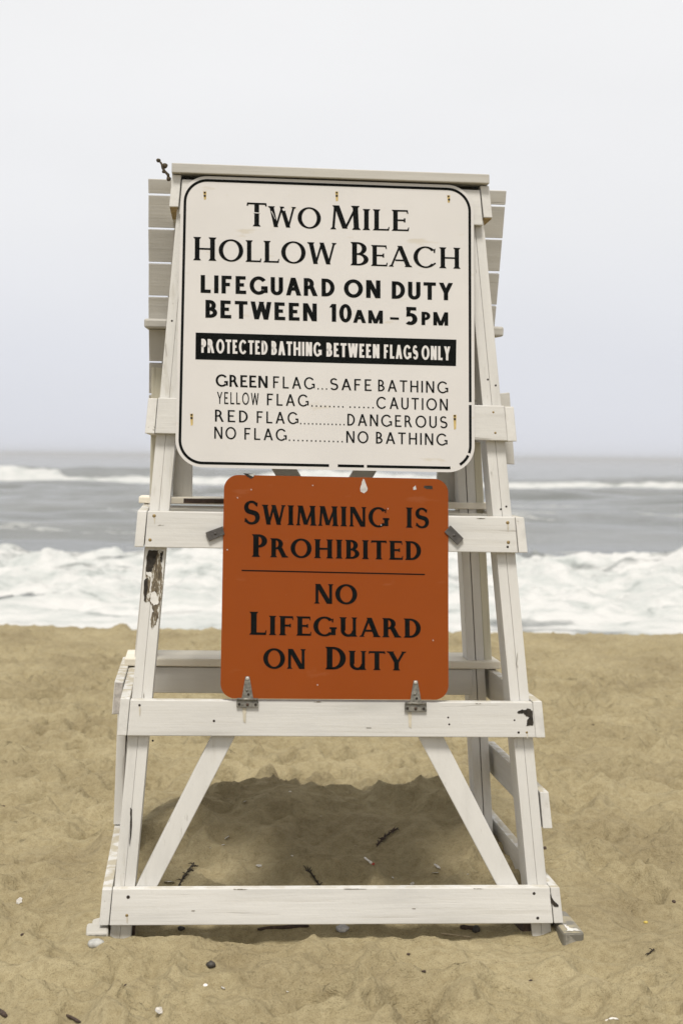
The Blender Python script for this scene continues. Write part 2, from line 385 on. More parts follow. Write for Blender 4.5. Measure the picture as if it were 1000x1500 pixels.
def sea_material():
    m, n, l, b = new_mat('sea_water')
    tc = nd(n, 'ShaderNodeTexCoord')
    at = nd(n, 'ShaderNodeAttribute'); at.attribute_name = 'foam'
    mp = nd(n, 'ShaderNodeMapping'); mp.inputs['Scale'].default_value = (.55, .9, 1.5); l.new(tc.outputs['Object'], mp.inputs[0])
    t = nd(n, 'ShaderNodeTexNoise', Scale=1.6, Detail=9.0, Roughness=.68, Distortion=.4); l.new(mp.outputs[0], t.inputs['Vector'])
    ad = nd(n, 'ShaderNodeMath', operation='MULTIPLY_ADD'); l.new(t.outputs[0], ad.inputs[0]); ad.inputs[1].default_value = 1.1; l.new(at.outputs['Fac'], ad.inputs[2])
    fo = ramp(n, l, ad.outputs[0], [(.74, (0, 0, 0)), (1.06, (1, 1, 1))])
    t2 = nd(n, 'ShaderNodeTexNoise', Scale=.12, Detail=4.0); l.new(tc.outputs['Object'], t2.inputs['Vector'])
    wc = ramp(n, l, t2.outputs[0], [(.3, (.095, .104, .10)), (.7, (.16, .168, .162))])
    fcol = ramp(n, l, t.outputs[0], [(.28, (.33, .36, .35)), (.42, (.46, .48, .47)), (.56, (.585, .585, .575))])
    c = mixc(n, l, fo.outputs[0], wc.outputs[0], fcol.outputs[0])
    l.new(c.outputs[0], b.inputs['Base Color'])
    rr = nd(n, 'ShaderNodeMapRange'); l.new(fo.outputs[0], rr.inputs[0]); rr.inputs[3].default_value = .14; rr.inputs[4].default_value = .95
    l.new(rr.outputs[0], b.inputs['Roughness'])
    b.inputs['IOR'].default_value = 1.33
    mp2 = nd(n, 'ShaderNodeMapping'); mp2.inputs['Scale'].default_value = (.5, 1.6, 1); l.new(tc.outputs['Object'], mp2.inputs[0])
    t3 = nd(n, 'ShaderNodeTexNoise', Scale=1.3, Detail=6.0, Roughness=.6); l.new(mp2.outputs[0], t3.inputs['Vector'])
    bp = nd(n, 'ShaderNodeBump', Strength=.7, Distance=.10); l.new(t3.outputs[0], bp.inputs['Height'])
    bp2 = nd(n, 'ShaderNodeBump', Strength=.6, Distance=.10); l.new(t.outputs[0], bp2.inputs['Height']); l.new(bp.outputs[0], bp2.inputs['Normal'])
    l.new(bp2.outputs[0], b.inputs['Normal'])
    return m
M['sea'] = sea_material()

# ------------------------------------------------------------------ the beach: one sheet to the horizon
SEA_Z = -.6
sx = axis([(-4.2, -1.55, .03), (-1.55, 1.55, .0125), (1.55, 4.2, .03)], (-5000, 5000))
sy = axis([(0, 4.3, .06), (4.3, 7.2, .0125), (7.2, 10, .022), (10, 17, .04)], (-600, 5000))
X, Y = np.meshgrid(sx, sy)
near = 1 - sstep(60, 200, np.hypot(X, Y))
wx_ = X + .10 * vnoise(X / .5, Y / .5, 5); wy_ = Y + .08 * vnoise(X / .45, Y / .4, 6)
def ridged(x, y, seed):                      # soft hollows parted by thin ridges
    return np.clip(1 - np.abs(vnoise(x, y, seed) + .35 * vnoise(x * 2.1, y * 2.1, seed + 1)), 0, 1)
Z = near * (.026 * fbm(X / 1.7, Y / 1.4, 3, 3) + .014 * fbm(X / .42, Y / .34, 8, 3) + .0070 * fbm(X / .09, Y / .07, 15, 3))
pat = sstep(-.5, .5, vnoise(X / .9, Y / .8, 17))
Z += near * (.050 * (ridged(wx_ / .33, wy_ / .24, 21) ** 2.2 - .4) + .030 * (.35 + pat) * (ridged(wx_ / .15, wy_ / .105, 23) ** 2 - .4))
Z += near * .0032 * fbm(X / .035, Y / .03, 27, 2) - near * .105 * sstep(10.5, 15, Y)
# old footprints and scuffs
for k in range(3000):
    far = rng.random() < .72
    cy = rng.uniform(8, 17) if far else rng.uniform(4.2, 8.4)
    cx = rng.uniform(-4.3, 4.3) if far else rng.uniform(-2.3, 2.3)
    if abs(cx) < 1.1 and 5.2 < cy < 7.3: continue
    r = rng.uniform(.04, .09) if far else rng.uniform(.05, .13); el = rng.uniform(1.2, 2.0); an = rng.uniform(0, 3.14); dp = r * (rng.uniform(.40, .85) if far else rng.uniform(.12, .34))
    i0, i1 = np.searchsorted(sx, [cx - 3 * r, cx + 3 * r]); j0, j1 = np.searchsorted(sy, [cy - 3 * r, cy + 3 * r])
    dx, dy = X[j0:j1, i0:i1] - cx, Y[j0:j1, i0:i1] - cy
    a, b_ = (dx * math.cos(an) + dy * math.sin(an)) / el, -dx * math.sin(an) + dy * math.cos(an)
    q = (a * a + b_ * b_) / (r * r)
    Z[j0:j1, i0:i1] += -dp * np.exp(-q * 1.4) + .45 * dp * np.exp(-(np.sqrt(q) - 1.25) ** 2 * 7)
# calm ground round the chair's feet; the mound blown up underneath it
calm = np.exp(-((np.abs(X) - .9) / .35) ** 2 - ((Y - 5.65) / .4) ** 2)
Z *= 1 - .75 * calm
u_ = X + .02
crest = 6.95 + .10 * vnoise(X / .5, X * 0, 31)
wide = sstep(-1.3, -.5, u_) * (1 - sstep(.48, .95, u_))
prof = np.where(Y < crest, np.exp(-((crest - Y) / .62) ** 2), np.exp(-((Y - crest) / .55) ** 2))
top = .225 + .03 * vnoise(X / .23, X * 0 + 2, 33) + .03 * np.exp(-((u_ + .33) / .2) ** 2)
Z *= 1 - .65 * wide * prof
Z += wide * prof * top * (1 + .10 * fbm(X / .3, Y / .3, 41, 2)) + wide * np.sqrt(prof) * (.120 * (ridged(wx_ / .42, wy_ / .40, 43) ** 2.4 - .40) + .030 * (ridged(wx_ / .13, wy_ / .11, 45) ** 2 - .4))
Z -= .065 * np.exp(-((X - .96) / .12) ** 2 - ((Y - 5.44) / .10) ** 2)
Z += .020 * np.exp(-((X + .99) / .09) ** 2 - ((Y - 5.62) / .22) ** 2) + .055 * np.exp(-((X + 1.0) / .13) ** 2 - ((Y - 5.95) / .3) ** 2) + .03 * np.exp(-((X - 1.02) / .12) ** 2 - ((Y - 6.1) / .4) ** 2)
Z += .02 * np.exp(-((Y - 5.33) / .14) ** 2) * (1 - sstep(.75, 1.0, np.abs(X))) - .045 * np.exp(-((Y - 5.58) / .13) ** 2) * (1 - sstep(.8, .95, np.abs(X)))
# berm and the slope down to the water, the sea bed beyond
Z *= 1 - .5 * sstep(12.5, 15, Y) * near
Z -= .012 * sstep(12.5, 15, Y) * near
Z += .03 * np.exp(-((Y - 15.3) / .7) ** 2) * (1 + .5 * vnoise(X / .8, Y * 0, 51)) + .09 * np.exp(-((X + 2.4) / .13) ** 2 - ((Y - 15.4) / .2) ** 2)
Z -= .14 * np.clip(Y - 15.7, 0, 12) ** 1.0 + .02 * np.clip(Y - 28, 0, 300)
sand = link('sand', grid_mesh('sand', sx, sy, Z), M['sand'])
tag(sand, 'pale trampled beach sand with soft hollows around the chair', 'sand', kind='structure')
def sand_h(x, y):
    i = int(np.clip(np.searchsorted(sx, x) - 1, 0, len(sx) - 2)); j = int(np.clip(np.searchsorted(sy, y) - 1, 0, len(sy) - 2))
    a = (x - sx[i]) / (sx[i + 1] - sx[i]); b_ = (y - sy[j]) / (sy[j + 1] - sy[j])
    return float((Z[j, i] * (1 - a) + Z[j, i + 1] * a) * (1 - b_) + (Z[j + 1, i] * (1 - a) + Z[j + 1, i + 1] * a) * b_)
def hit(u, v):
    """where a spot seen on the sand lies"""
    c, d = ray(u, v)
    t = 4.4
    while t < 17:
        p = c + d * t
        if p.z < sand_h(p.x, p.y): return p
        t += .004
    return c + d * t

# ------------------------------------------------------------------ the sea
wx = axis([(-36, -9, .30), (-9, 9, .07), (9, 36, .30)], (-5000, 5000), 1.25)
wy = axis([(18, 46, .10), (46, 155, .35)], (17, 5000), 1.12)
wy = wy[wy > 17]
X2, Y2 = np.meshgrid(wx, wy)
yc1 = 30 + 1.8 * fbm(X2 / 7, X2 * 0, 61, 3)
h1 = .60 + .16 * fbm(X2 / 4.5, X2 * 0 + 5, 63, 2) + .12 * np.exp(-((X2 + 2.2) / 2.5) ** 2)
d1 = Y2 - yc1
p1 = np.where(d1 < 0, np.exp(-(np.abs(d1) / 6.0) ** 1.5), np.exp(-(d1 / 2.2) ** 2))
W = SEA_Z + h1 * p1
yc2 = 132 + 3.5 * fbm(X2 / 22, X2 * 0 + 9, 67, 2)
h2 = 1.25 - .45 * sstep(-10, 14, X2) + .18 * fbm(X2 / 7, X2 * 0 + 3, 69, 3)
d2 = Y2 - yc2
W += h2 * np.where(d2 < 0, np.exp(-(np.abs(d2) / 4.6) ** 1.6), np.exp(-(d2 / 7.0) ** 2))
mid = sstep(34, 42, Y2) * (1 - sstep(108, 122, Y2))
W += mid * .50 * np.sin(2 * np.pi * (Y2 + 5 * fbm(X2 / 16, Y2 / 30, 71, 2)) / 11.0) * (.55 + .6 * vnoise(X2 / 11, Y2 / 9, 73))
W += sstep(30, 60, Y2) * (1 - sstep(300, 700, Y2)) * .06 * fbm(X2 / 2.4, Y2 / 1.6, 75, 3)
W += .2 * sstep(150, 200, Y2) * (1 - sstep(900, 1500, Y2)) * np.sin(2 * np.pi * (Y2 + 12 * vnoise(X2 / 40, Y2 / 60, 77)) / 32)
# foam: the wash in front of the near crest, the far breaker, scattered streaks
f1 = 1 - sstep(-.6, 2.4, d1 + 1.5 * fbm(X2 / .9, Y2 / .9, 81, 4))
streak = fbm(X2 / 2.6, Y2 / .9, 83, 4)
f1 = f1 * (1 - .40 * sstep(.40, 1.0, streak) - .12 * sstep(.1, .8, fbm(X2 / 1.6, Y2 / .7, 85, 3)) * (1 - sstep(20.5, 25, Y2)))
face = sstep(-27, -24.5, X2) * (1 - sstep(-9, -5, X2)) + .8 * sstep(7, 13, X2)
f2 = sstep(-16, -11, d2 + 2 * fbm(X2 / 5, Y2 / 5, 87, 3)) * (1 - sstep(-1.5, .5, d2 + 4.0 * np.clip(face, 0, 1)))
f3 = .45 * sstep(.35, .95, fbm(X2 / 5, Y2 / 2.2, 89, 4)) * (1 - sstep(60, 130, Y2)) * sstep(30, 33, Y2)
foam = np.clip(np.maximum(np.maximum(f1, f2), f3), 0, 1)
W += f1 * sstep(19, 24, Y2) * (.15 * fbm(X2 / .8, Y2 / .7, 91, 6, .58) + .10 * fbm(X2 / 2.3, Y2 / 1.5, 93, 2)) + f2 * .16 * fbm(X2 / 2.2, Y2 / 2.2, 95, 3)
me = grid_mesh('sea', wx, wy, W)
at = me.attributes.new('foam', 'FLOAT', 'POINT'); at.data.foreach_set('value', (foam * .56).ravel().astype(np.float32))
sea = link('sea', me, M['sea'])
tag(sea, 'grey sea with white breakers rolling in behind the beach', 'sea', kind='structure')

# ------------------------------------------------------------------ the lifeguard chair
chair = empty('lifeguard_chair', CHAIR_AT, CHAIR_ROT)
tag(chair, 'tall white painted wooden lifeguard chair standing on the sand, its paint chipped', 'lifeguard chair')
def part(name, mat, parent=chair, label=None):
    """collects boxes for one part; call the returned function to link it"""
    bm = bmesh.new()
    def done():
        o = link(name, bm_mesh(name, bm), mat, parent)
        if label: o['label'] = label
        return o
    return bm, done
def xl(z): return -.861 + .0684 * z       # outer edge of the left front leg
def xr(z): return .901 - .0906 * z
TH = .038
def fy(z): return LEAN * z                # face of the front legs
def one(name, mat, front, back, bevel=.0035, label=None, parent=chair):
    bm, done = part(name, mat, parent, label); add_hexa(bm, front, back, bevel); return done()

# legs: doubled planks
def leg(f0, f1, depth, y0, lean, z0, z1, mat):
    bm, done = part('leg', mat)
    for a, b_ in (f0, f1):
        P = lambda s, z, d: (s(z), y0 + lean * z + d, z)
        add_hexa(bm, [P(a, z1, 0), P(b_, z1, 0), P(b_, z0, 0), P(a, z0, 0)], [P(a, z1, depth), P(b_, z1, depth), P(b_, z0, depth), P(a, z0, depth)], .0018, .0006)
    return done()
legs = {}
legs['fl'] = leg((lambda z: xl(z), lambda z: xl(z) + .0396), (lambda z: xl(z) + .0402, lambda z: xl(z) + .080), .14, 0, LEAN, -.06, 3.04, M['paint_worn'])
legs['fr'] = leg((lambda z: xr(z) - .080, lambda z: xr(z) - .0402), (lambda z: xr(z) - .0396, lambda z: xr(z)), .14, 0, LEAN, -.06, 3.04, M['paint_z'])
XS = lambda z: .812 - .0765 * z
legs['br'] = leg((lambda z: XS(z) - .040, lambda z: XS(z) - .002), (lambda z: XS(z) + .002, lambda z: XS(z) + .040), .13, .965, 0, -.2, 2.95, M['paint_z'])
legs['bl'] = leg((lambda z: -XS(z) - .104, lambda z: -XS(z) - .066), (lambda z: -XS(z) - .062, lambda z: -XS(z) - .024), .13, .965, 0, -.2, 2.95, M['paint_z'])

# front rails
for z0, z1, mat in ((2.889, 3.040, 'paint_x'), (1.976, 2.121, 'paint_x'), (1.513, 1.660, 'paint_x'), (.768, .909, 'paint_x'), (.041, .180, 'paint_x')):
    e = -.012 if z0 > 2.8 else .004
    P = lambda s, z, d: ((xl(z) - e if s < 0 else xr(z) + e), fy(z) + d, z)
    one('front_rail', M[mat], [P(-1, z1, -TH), P(1, z1, -TH), P(1, z0, -TH), P(-1, z0, -TH)], [P(-1, z1, -.0015), P(1, z1, -.0015), P(1, z0, -.0015), P(-1, z0, -.0015)])
# side rails outside the legs
def side_rail(s, z0, z1, y0, y1, off=0.0, skew=-.03, mat='paint_y', t=TH, name='side_rail', label=None, fl=True):
    g = .006
    def P(o, z, front):
        base = (xl(z) - off - g - o) if s < 0 else (xr(z) + off + g + o)
        y = (y0 + (fy(z) if fl else 0)) if front else y1
        return (base + skew * max(0, y - fy(z)), y, z)
    i, o = (t, 0) if s < 0 else (0, t)
    return one(name, M[mat], [P(i, z1, 1), P(o, z1, 1), P(o, z0, 1), P(i, z0, 1)], [P(i, z1, 0), P(o, z1, 0), P(o, z0, 0), P(i, z0, 0)], label=label)
for s in (-1, 1):
    side_rail(s, 2.922, 3.060, -.034, .93, off=-.012, skew=0)
    side_rail(s, 1.974, 2.118, -.038, 1.05, skew=-.02)
    side_rail(s, 1.514, 1.660, -.038, 1.22, skew=.0 if s > 0 else -.03)
    side_rail(s, .768, .914, -.038, 1.25)
    side_rail(s, .041, .180, -.038, 1.30)
side_rail(1, .400, .545, 0.0, 1.12, mat='paint_y', name='side_rail')
# board end bolted outside the left rail, bare end grain
bm, done = part('side_cleat', M['paint_y'])
def cl(z, o, y): return (xl(z) - .046 - o - .025 * y, y, z)
add_hexa(bm, [cl(.925, TH, .46), cl(.925, 0, .46), cl(.785, 0, .46), cl(.785, TH, .46)], [cl(.925, TH, 1.2), cl(.925, 0, 1.2), cl(.785, 0, 1.2), cl(.785, TH, 1.2)])
cleat = done()
one('end_grain', M['endgrain'], [cl(.921, TH - .004, .4565), cl(.921, .004, .4565), cl(.789, .004, .4565), cl(.789, TH - .004, .4565)], [cl(.921, TH - .004, .462), cl(.921, .004, .462), cl(.789, .004, .462), cl(.789, TH - .004, .462)], .001, parent=cleat)
# the strip outside the left rear leg, from the bottom rail up to the footrest
one('side_cleat', M['paint_z'], [(-.912, .95, .765), (-.872, .95, .765), (-.885, .95, .185), (-.925, .95, .185)], [(-.912, 1.08, .765), (-.872, 1.08, .765), (-.885, 1.08, .185), (-.925, 1.08, .185)])
# end grain of the right outer rail
def orr(z, o, y): return (xr(z) + .006 + o - .03 * (y - fy(z)), y, z)
# braces between the two lowest rails
for pts in (((310, 1078), (345, 1078), (230, 1300), (199, 1300)), ((613, 1081), (650, 1081), (761, 1300), (729, 1300))):
    p = [loc(u, v, .002) for u, v in pts]
    d = (p[0] - p[3]) * .06
    p = [p[0] + d * 1.6, p[1] + (p[1] - p[2]) * .096, p[2] - (p[1] - p[2]) * .06, p[3] - d]
    one('brace', M['paint_z'], p, [q + Vector((0, TH, 0)) for q in p])
# top board over the frame
one('top_board', M['paint_grey'], [(-.686, .452 - .03, 3.104), (.651, .422, 3.104), (.651, .420, 3.0635), (-.686, .420, 3.0635)], [(-.686, .80, 3.104), (.651, .80, 3.104), (.651, .80, 3.0635), (-.686, .80, 3.0635)])
# wooden undersides showing at the ends of the top side rails
for s in (-1, 1):
    x0 = (xl(2.92) + .012 - .006 - TH + .003) if s < 0 else (xr(2.92) - .012 + .006 + .003)
    y = fy(2.92) - .03
    one('bare_underside', M['rustwood'], [(x0, y, 2.9215), (x0 + TH - .006, y, 2.9215), (x0 + TH - .006, y, 2.9185), (x0, y, 2.9185)], [(x0, y + .3, 2.9215), (x0 + TH - .006, y + .3, 2.9215), (x0 + TH - .006, y + .3, 2.9185), (x0, y + .3, 2.9185)], 0)
one('gap_shade_filler', M['rot'], [(-.64, .50, 3.062), (.61, .50, 3.062), (.61, .50, 2.95), (-.64, .50, 2.95)], [(-.64, .54, 3.062), (.61, .54, 3.062), (.61, .54, 2.95), (-.64, .54, 2.95)])  # added black box that puts shade into the gap under the top board
# backrest: boards with gaps, leaning towards the front at the top
BL, BY = -.20, 1.405
edges = [(262, 283), (286, 333), (336, 383), (386, 432.5), (435, 480), (482, 529), (532, 576), (579, 593)]
for k, (v1, v0) in enumerate(edges):
    a, b_ = loc(220, v1, BY, BL), loc(219, v0, BY, BL)
    f = lambda z, s: (-.802 + .008 * (3.1 - z) if s < 0 else .795 - .028 * (3.1 - z))
    q = [(f(a.z, -1), BY + BL * a.z, a.z), (f(a.z, 1), BY + BL * a.z, a.z + .004), (f(b_.z, 1), BY + BL * b_.z, b_.z + .004), (f(b_.z, -1), BY + BL * b_.z, b_.z)]
    one('backrest_slat', M['paint_grey'], q, [Vector(p) + Vector((0, .022, .004)) for p in q], .002)
for sx_ in (-.64, .60):                        # posts that carry the slats, standing on the rear seat board
    a = lambda z, o, d: (sx_ + o, max(BY + BL * z + .03, .80) + d, z)
    one('backrest_post', M['paint_z'], [a(3.08, -.045, 0), a(3.08, .045, 0), a(1.675, .045, 0), a(1.675, -.045, 0)], [a(3.08, -.045, .04), a(3.08, .045, .04), a(1.675, .045, .04), a(1.675, -.045, .04)])
# yellowed planks on the rear legs from footrest to backrest
one('backrest_post', M['paint_yellow'], [(XS(2.3) + .044, .985, 2.3), (XS(2.3) + .080, .985, 2.3), (XS(.93) + .080, .985, .93), (XS(.93) + .044, .985, .93)], [(XS(2.3) + .044, 1.10, 2.3), (XS(2.3) + .080, 1.10, 2.3), (XS(.93) + .080, 1.10, .93), (XS(.93) + .044, 1.10, .93)])
p0, p1 = loc(220.5, 640, .93, 0), loc(219.5, 724, .93, 0)
one('backrest_post', M['paint_yellow'], [(p0.x, .95, 2.3), (p0.x + .09, .95, 2.3), (p1.x + .09, .95, p1.z), (p1.x, .95, p1.z)], [(p0.x, .99, 2.3), (p0.x + .09, .99, 2.3), (p1.x + .09, .99, p1.z), (p1.x, .99, p1.z)])
# V brace low behind the signs
for (u0, u1, du) in ((403, 440, 48), (515, 550, -48)):
    p = [loc(u0 - du * 2.2, 520, .92, 0), loc(u1 - du * 2.2, 520, .92, 0), loc(u1 + du, 775, .92, 0), loc(u0 + du, 775, .92, 0)]
    if du < 0: p = [q + Vector((0, .045, 0)) for q in p]
    one('back_brace', M['paint_grey'], p, [q + Vector((0, TH, 0)) for q in p])
# rear seat board on the second rails, its front edge worn bare
a, b_ = loc(205, 728.5, .96, 0), loc(205, 735, .96, 0)
one('seat_board', M['plank_worn_lightened'], [(-.832, .96, 1.694), (.79, .96, 1.694), (.79, .96, 1.6645), (-.832, .96, 1.6645)], [(-.84, 1.23, 1.694), (.79, 1.23, 1.694), (.79, 1.23, 1.6645), (-.84, 1.23, 1.6645)])
one('bare_edge', M['drift'], [(-.63, .9565, 1.690), (.55, .9565, 1.690), (.55, .9565, 1.669), (-.63, .9565, 1.669)], [(-.63, .961, 1.690), (.55, .961, 1.690), (.55, .961, 1.669), (-.63, .961, 1.669)], .001)
one('rear_rail', M['paint_x'], [(-.72, .972, 1.655), (.66, .972, 1.655), (.66, .972, 1.515), (-.72, .972, 1.515)], [(-.72, 1.01, 1.655), (.66, 1.01, 1.655), (.66, 1.01, 1.515), (-.72, 1.01, 1.515)])
for k in range(3):                             # the seat itself, boards from front rail to rear
    ya, yb = .268 + k * .172, .268 + k * .172 + .164
    one('seat_board', M['plank_worn_lightened'], [(-.735, ya, 1.652), (.735, ya, 1.652), (.735, ya, 1.626), (-.735, ya, 1.626)], [(-.735, yb, 1.652), (.735, yb, 1.652), (.735, yb, 1.626), (-.735, yb, 1.626)], .002)
# footrest board and the rail below it
one('footrest_board', M['plank_worn_lightened'], [(-.884, .93, .956), (.852, .93, .956), (.852, .93, .920), (-.884, .93, .920)], [(-.892, 1.235, .956), (.842, 1.235, .956), (.842, 1.235, .920), (-.892, 1.235, .920)], .006)
one('rear_rail', M['paint_x'], [(-.80, .95, .915), (.725, .95, .915), (.725, .95, .796), (-.80, .95, .796)], [(-.80, .99, .915), (.725, .99, .915), (.725, .99, .796), (-.80, .99, .796)])
# armrest ends either side of the backrest
for (u0, v0, u1, v1, s) in ((211.5, 466, 246, 481, 1), (737.5, 478.5, 706, 492, -1)):
    a, b_ = loc(u0, v0, .82, 0), loc(u1, v1, .82, 0)
    x0, x1 = min(a.x, b_.x), max(a.x, b_.x)
    one('armrest', M['paint_grey'], [(x0, .82, a.z), (x1, .82, a.z), (x1, .82, b_.z), (x0, .82, b_.z)], [(x0, 1.25, a.z + .02), (x1, 1.25, a.z + .02), (x1, 1.25, b_.z + .02), (x0, 1.25, b_.z + .02)], .009)
# short upright outside the right side
a, b_, c_, d_ = loc(731, 576, .2), loc(746, 575, .2), loc(753, 680, .2), loc(738, 680, .2)
one('side_post', M['paint_grey'], [a, b_, c_, d_], [q + Vector((-.01, .09, 0)) for q in (a, b_, c_, d_)])
# skids
def skid(x0, x1, z0, z1, y0, y1, mat='skid'):
    return one('skid', M[mat], [(x0, y0, z1), (x1, y0, z1), (x1, y0, z0), (x0, y0, z0)], [(x0 - .03, y1, z1), (x1 - .03, y1, z1), (x1 - .03, y1, z0), (x0 - .03, y1, z0)], .010)
skid_r = skid(.921, 1.005, -.10, .034, -.120, 1.3)
skid_l = skid(-.948, -.862, -.12, .030, -.075, .30, 'paint_grey')
for sk, x0_, x1_, y_ in ((skid_r, .925, 1.001, -.1215), (skid_l, -.944, -.866, -.0765)):
    one('end_grain', M['skid_end'], [(x0_ + .005, y_, .026 if sk is skid_r else .022), (x1_ - .005, y_, .026 if sk is skid_r else .022), (x1_ - .005, y_, -.078), (x0_ + .005, y_, -.078)],
        [(x0_ + .005, y_ + .004, .026 if sk is skid_r else .022), (x1_ - .005, y_ + .004, .026 if sk is skid_r else .022), (x1_ - .005, y_ + .004, -.078), (x0_ + .005, y_ + .004, -.078)], .001, parent=sk)
# white paint left on the skid ends
def blob_sheet(name, pts, mat, parent, y0, lean=LEAN, t=.0012, rough=.0, n=5, seed=1):
    """a flake with a ragged outline lying on a leaning face"""
    rr = random.Random(seed)
    out = []
    for i, p in enumerate(pts):
        q = pts[(i + 1) % len(pts)]
        for k in range(n):
            f_ = k / n
            out.append((p[0] + (q[0] - p[0]) * f_ + rr.uniform(-rough, rough), p[1] + (q[1] - p[1]) * f_ + rr.uniform(-rough, rough)))
    bm = bmesh.new()
    v = [bm.verts.new(loc(u, w, y0, lean)) for u, w in out]
    f_ = bm.faces.new(v)
    bmesh.ops.triangulate(bm, faces=[f_])
    r = bmesh.ops.extrude_face_region(bm, geom=list(bm.faces))
    for x in r['geom']:
        if isinstance(x, bmesh.types.BMVert): x.co.y += t
    return link(name, bm_mesh(name, bm), mat, parent)
def top_patch(pts, z, mat, parent, seed):
    rr = random.Random(seed); out = []
    for i, p in enumerate(pts):
        q = pts[(i + 1) % len(pts)]
        for k in range(5):
            out.append((p[0] + (q[0] - p[0]) * k / 5 + rr.uniform(-.005, .005), p[1] + (q[1] - p[1]) * k / 5 + rr.uniform(-.006, .006), z))
    bm = bmesh.new(); f_ = bm.faces.new([bm.verts.new(p) for p in out]); bmesh.ops.triangulate(bm, faces=[f_])
    return link('paint_patch', bm_mesh('paint_patch', bm), mat, parent)
M['flake'] = simple('white_paint_flake', (.62, .605, .57), .6, var=.12, scale=40, bump=.4)
top_patch([(.94, -.108), (.99, -.104), (.98, -.075), (.96, -.08), (.95, -.03), (.94, -.03)], .0355, M['flake'], skid_r, 3)

# wear: peeled paint on the left leg, rot in the rails
P1 = -.0020
patch = [(217, 806), (229, 806), (241, 808), (236, 818), (237, 835), (239.5, 852), (238, 870), (234, 885), (233, 905), (228, 914), (223, 921), (221, 906), (225, 895), (219, 880), (211.5, 882), (211, 865), (213.5, 845), (214, 826)]
blob_sheet('bare_wood_patch', patch, M['bare'], legs['fl'], P1, rough=1.1, n=4, seed=5)
blob_sheet('rot_patch', [(217, 806), (231, 806), (228, 822), (223, 836), (217, 840), (214, 838)], M['rot'], legs['fl'], P1 - .0014, rough=1.0, seed=6)
blob_sheet('rot_patch', [(235, 810), (239, 810), (237, 824), (235, 822)], M['rot'], legs['fl'], P1 - .0014, rough=.6, seed=7)
blob_sheet('rot_patch', [(211.5, 850), (217, 846), (217, 862), (214, 878), (211, 880)], M['rot'], legs['fl'], P1 - .0014, rough=.6, seed=8)
blob_sheet('paint_flake', [(221, 869), (227, 866), (232, 876), (233, 884), (225, 887), (221, 881)], M['flake'], legs['fl'], P1 - .0018, rough=.8, seed=9)
blob_sheet('paint_flake', [(214, 838), (222, 838), (223, 850), (221, 866), (219.5, 866), (221, 846), (215, 842)], M['flake'], legs['fl'], P1 - .0018, rough=.5, seed=10)
blob_sheet('rot_patch', [(191, 1183), (194, 1186), (193, 1222), (190.5, 1240), (190, 1236), (191, 1205)], M['rot'], legs['fl'], P1, rough=.3, seed=11)
PF = -TH - .002
rot = [(757, 1043), (764, 1039), (770, 1040), (772, 1037.5), (779.5, 1041), (780.5, 1062.5), (771, 1063), (772, 1055), (776, 1050), (770, 1049), (766, 1045), (759, 1045)]
blob_sheet('rot_patch', rot, M['rot'], chair, PF, rough=.7, seed=12)
blob_sheet('rot_patch', [(805.5, 1310), (806, 1322), (812, 1328), (817.5, 1328), (817, 1325), (811, 1320), (807, 1313)], M['rot'], chair, PF, rough=.4, seed=13)
# leg feet under the bottom rail, dark and damp
for (x0, x1, d) in ((-.83, -.79, 0), (.83, .865, .02)):
    pass
# screws and nail holes
def screw(u, v, mat, r=.006, y0=-TH - .0005):
    c = loc(u, v, y0)
    bm = bmesh.new(); add_ball(bm, (0, 0, 0), (r, r * .35, r), 2)
    o = link('screw', bm_mesh('screw', bm, True), mat, chair); o.location = c
for (u, v, k, r) in ((226, 755.7, 'brass', .0075), (220, 791, 'brass', .007), (743, 765.7, 'brass', .0075), (744, 794.4, 'brass', .007), (743, 801, 'rustdark', .005),
                     (204.6, 1033, 'rustdark', .005), (313.5, 1056, 'rustdark', .005), (656, 1051, 'rustdark', .004), (657.6, 1061, 'rustdark', .004), (753, 1055, 'rustdark', .004), (759, 1073, 'rustdark', .005), (771, 1073, 'brass', .005),
                     (188, 1314, 'rustdark', .007), (186, 1341, 'brass', .006), (781.6, 1309, 'rustdark', .0065), (787, 1345, 'rustdark', .0065), (722, 604, 'brass', .005), (725, 634, 'brass', .005), (270, 296, 'brass', .004)):
    screw(u, v, M[k], r)
for (u, v) in ((714, 556), (725.5, 564.5), (252, 470), (224, 1085), (741, 742), (733, 746)): screw(u, v, M['rustdark'], .0045, -.0005)
def wear_patch(pts, mat, y0, seed, rough=.5):
    blob_sheet('chipped_paint', pts, mat, chair, y0, rough=rough, seed=seed, t=.0008)
ch = 100
for (u, v, w_, h_) in ((466, 1028.0, 12, 1.2), (700, 1030.6, 8, 1.0), (352, 1302.6, 20, .8), (520, 1302.2, 34, .7), (700, 1301.8, 14, .7),
                       (236, 769, 9, .6), (283, 1334, 5, 1.0), (704, 759.4, 12, .9), (606, 1331, 5, .9), (540, 1066, 8, .5)):
    ch += 1
    wear_patch([(u - w_ / 2, v - h_ / 2), (u + w_ / 2, v - h_ / 2 + .2), (u + w_ / 2.4, v + h_ / 2), (u - w_ / 2.2, v + h_ / 2)], M['bare'], -TH - .0016, ch, h_ * .3)
for (u, v, h_, w_) in ((205, 1035, 14, 2), (186.5, 1343, 9, 2.2), (743.5, 768, 11, 2), (226.5, 758, 9, 2), (772, 1075, 7, 1.6), (358, 1037, 22, 6), (600, 1043, 24, 6)):
    blob_sheet('rust_run', [(u - w_ / 2, v), (u + w_ / 2, v), (u + w_ / 3, v + h_), (u - w_ / 4, v + h_ * .9)], M['stain'], chair, -TH - .0016, rough=.3, seed=int(u), t=.0006)
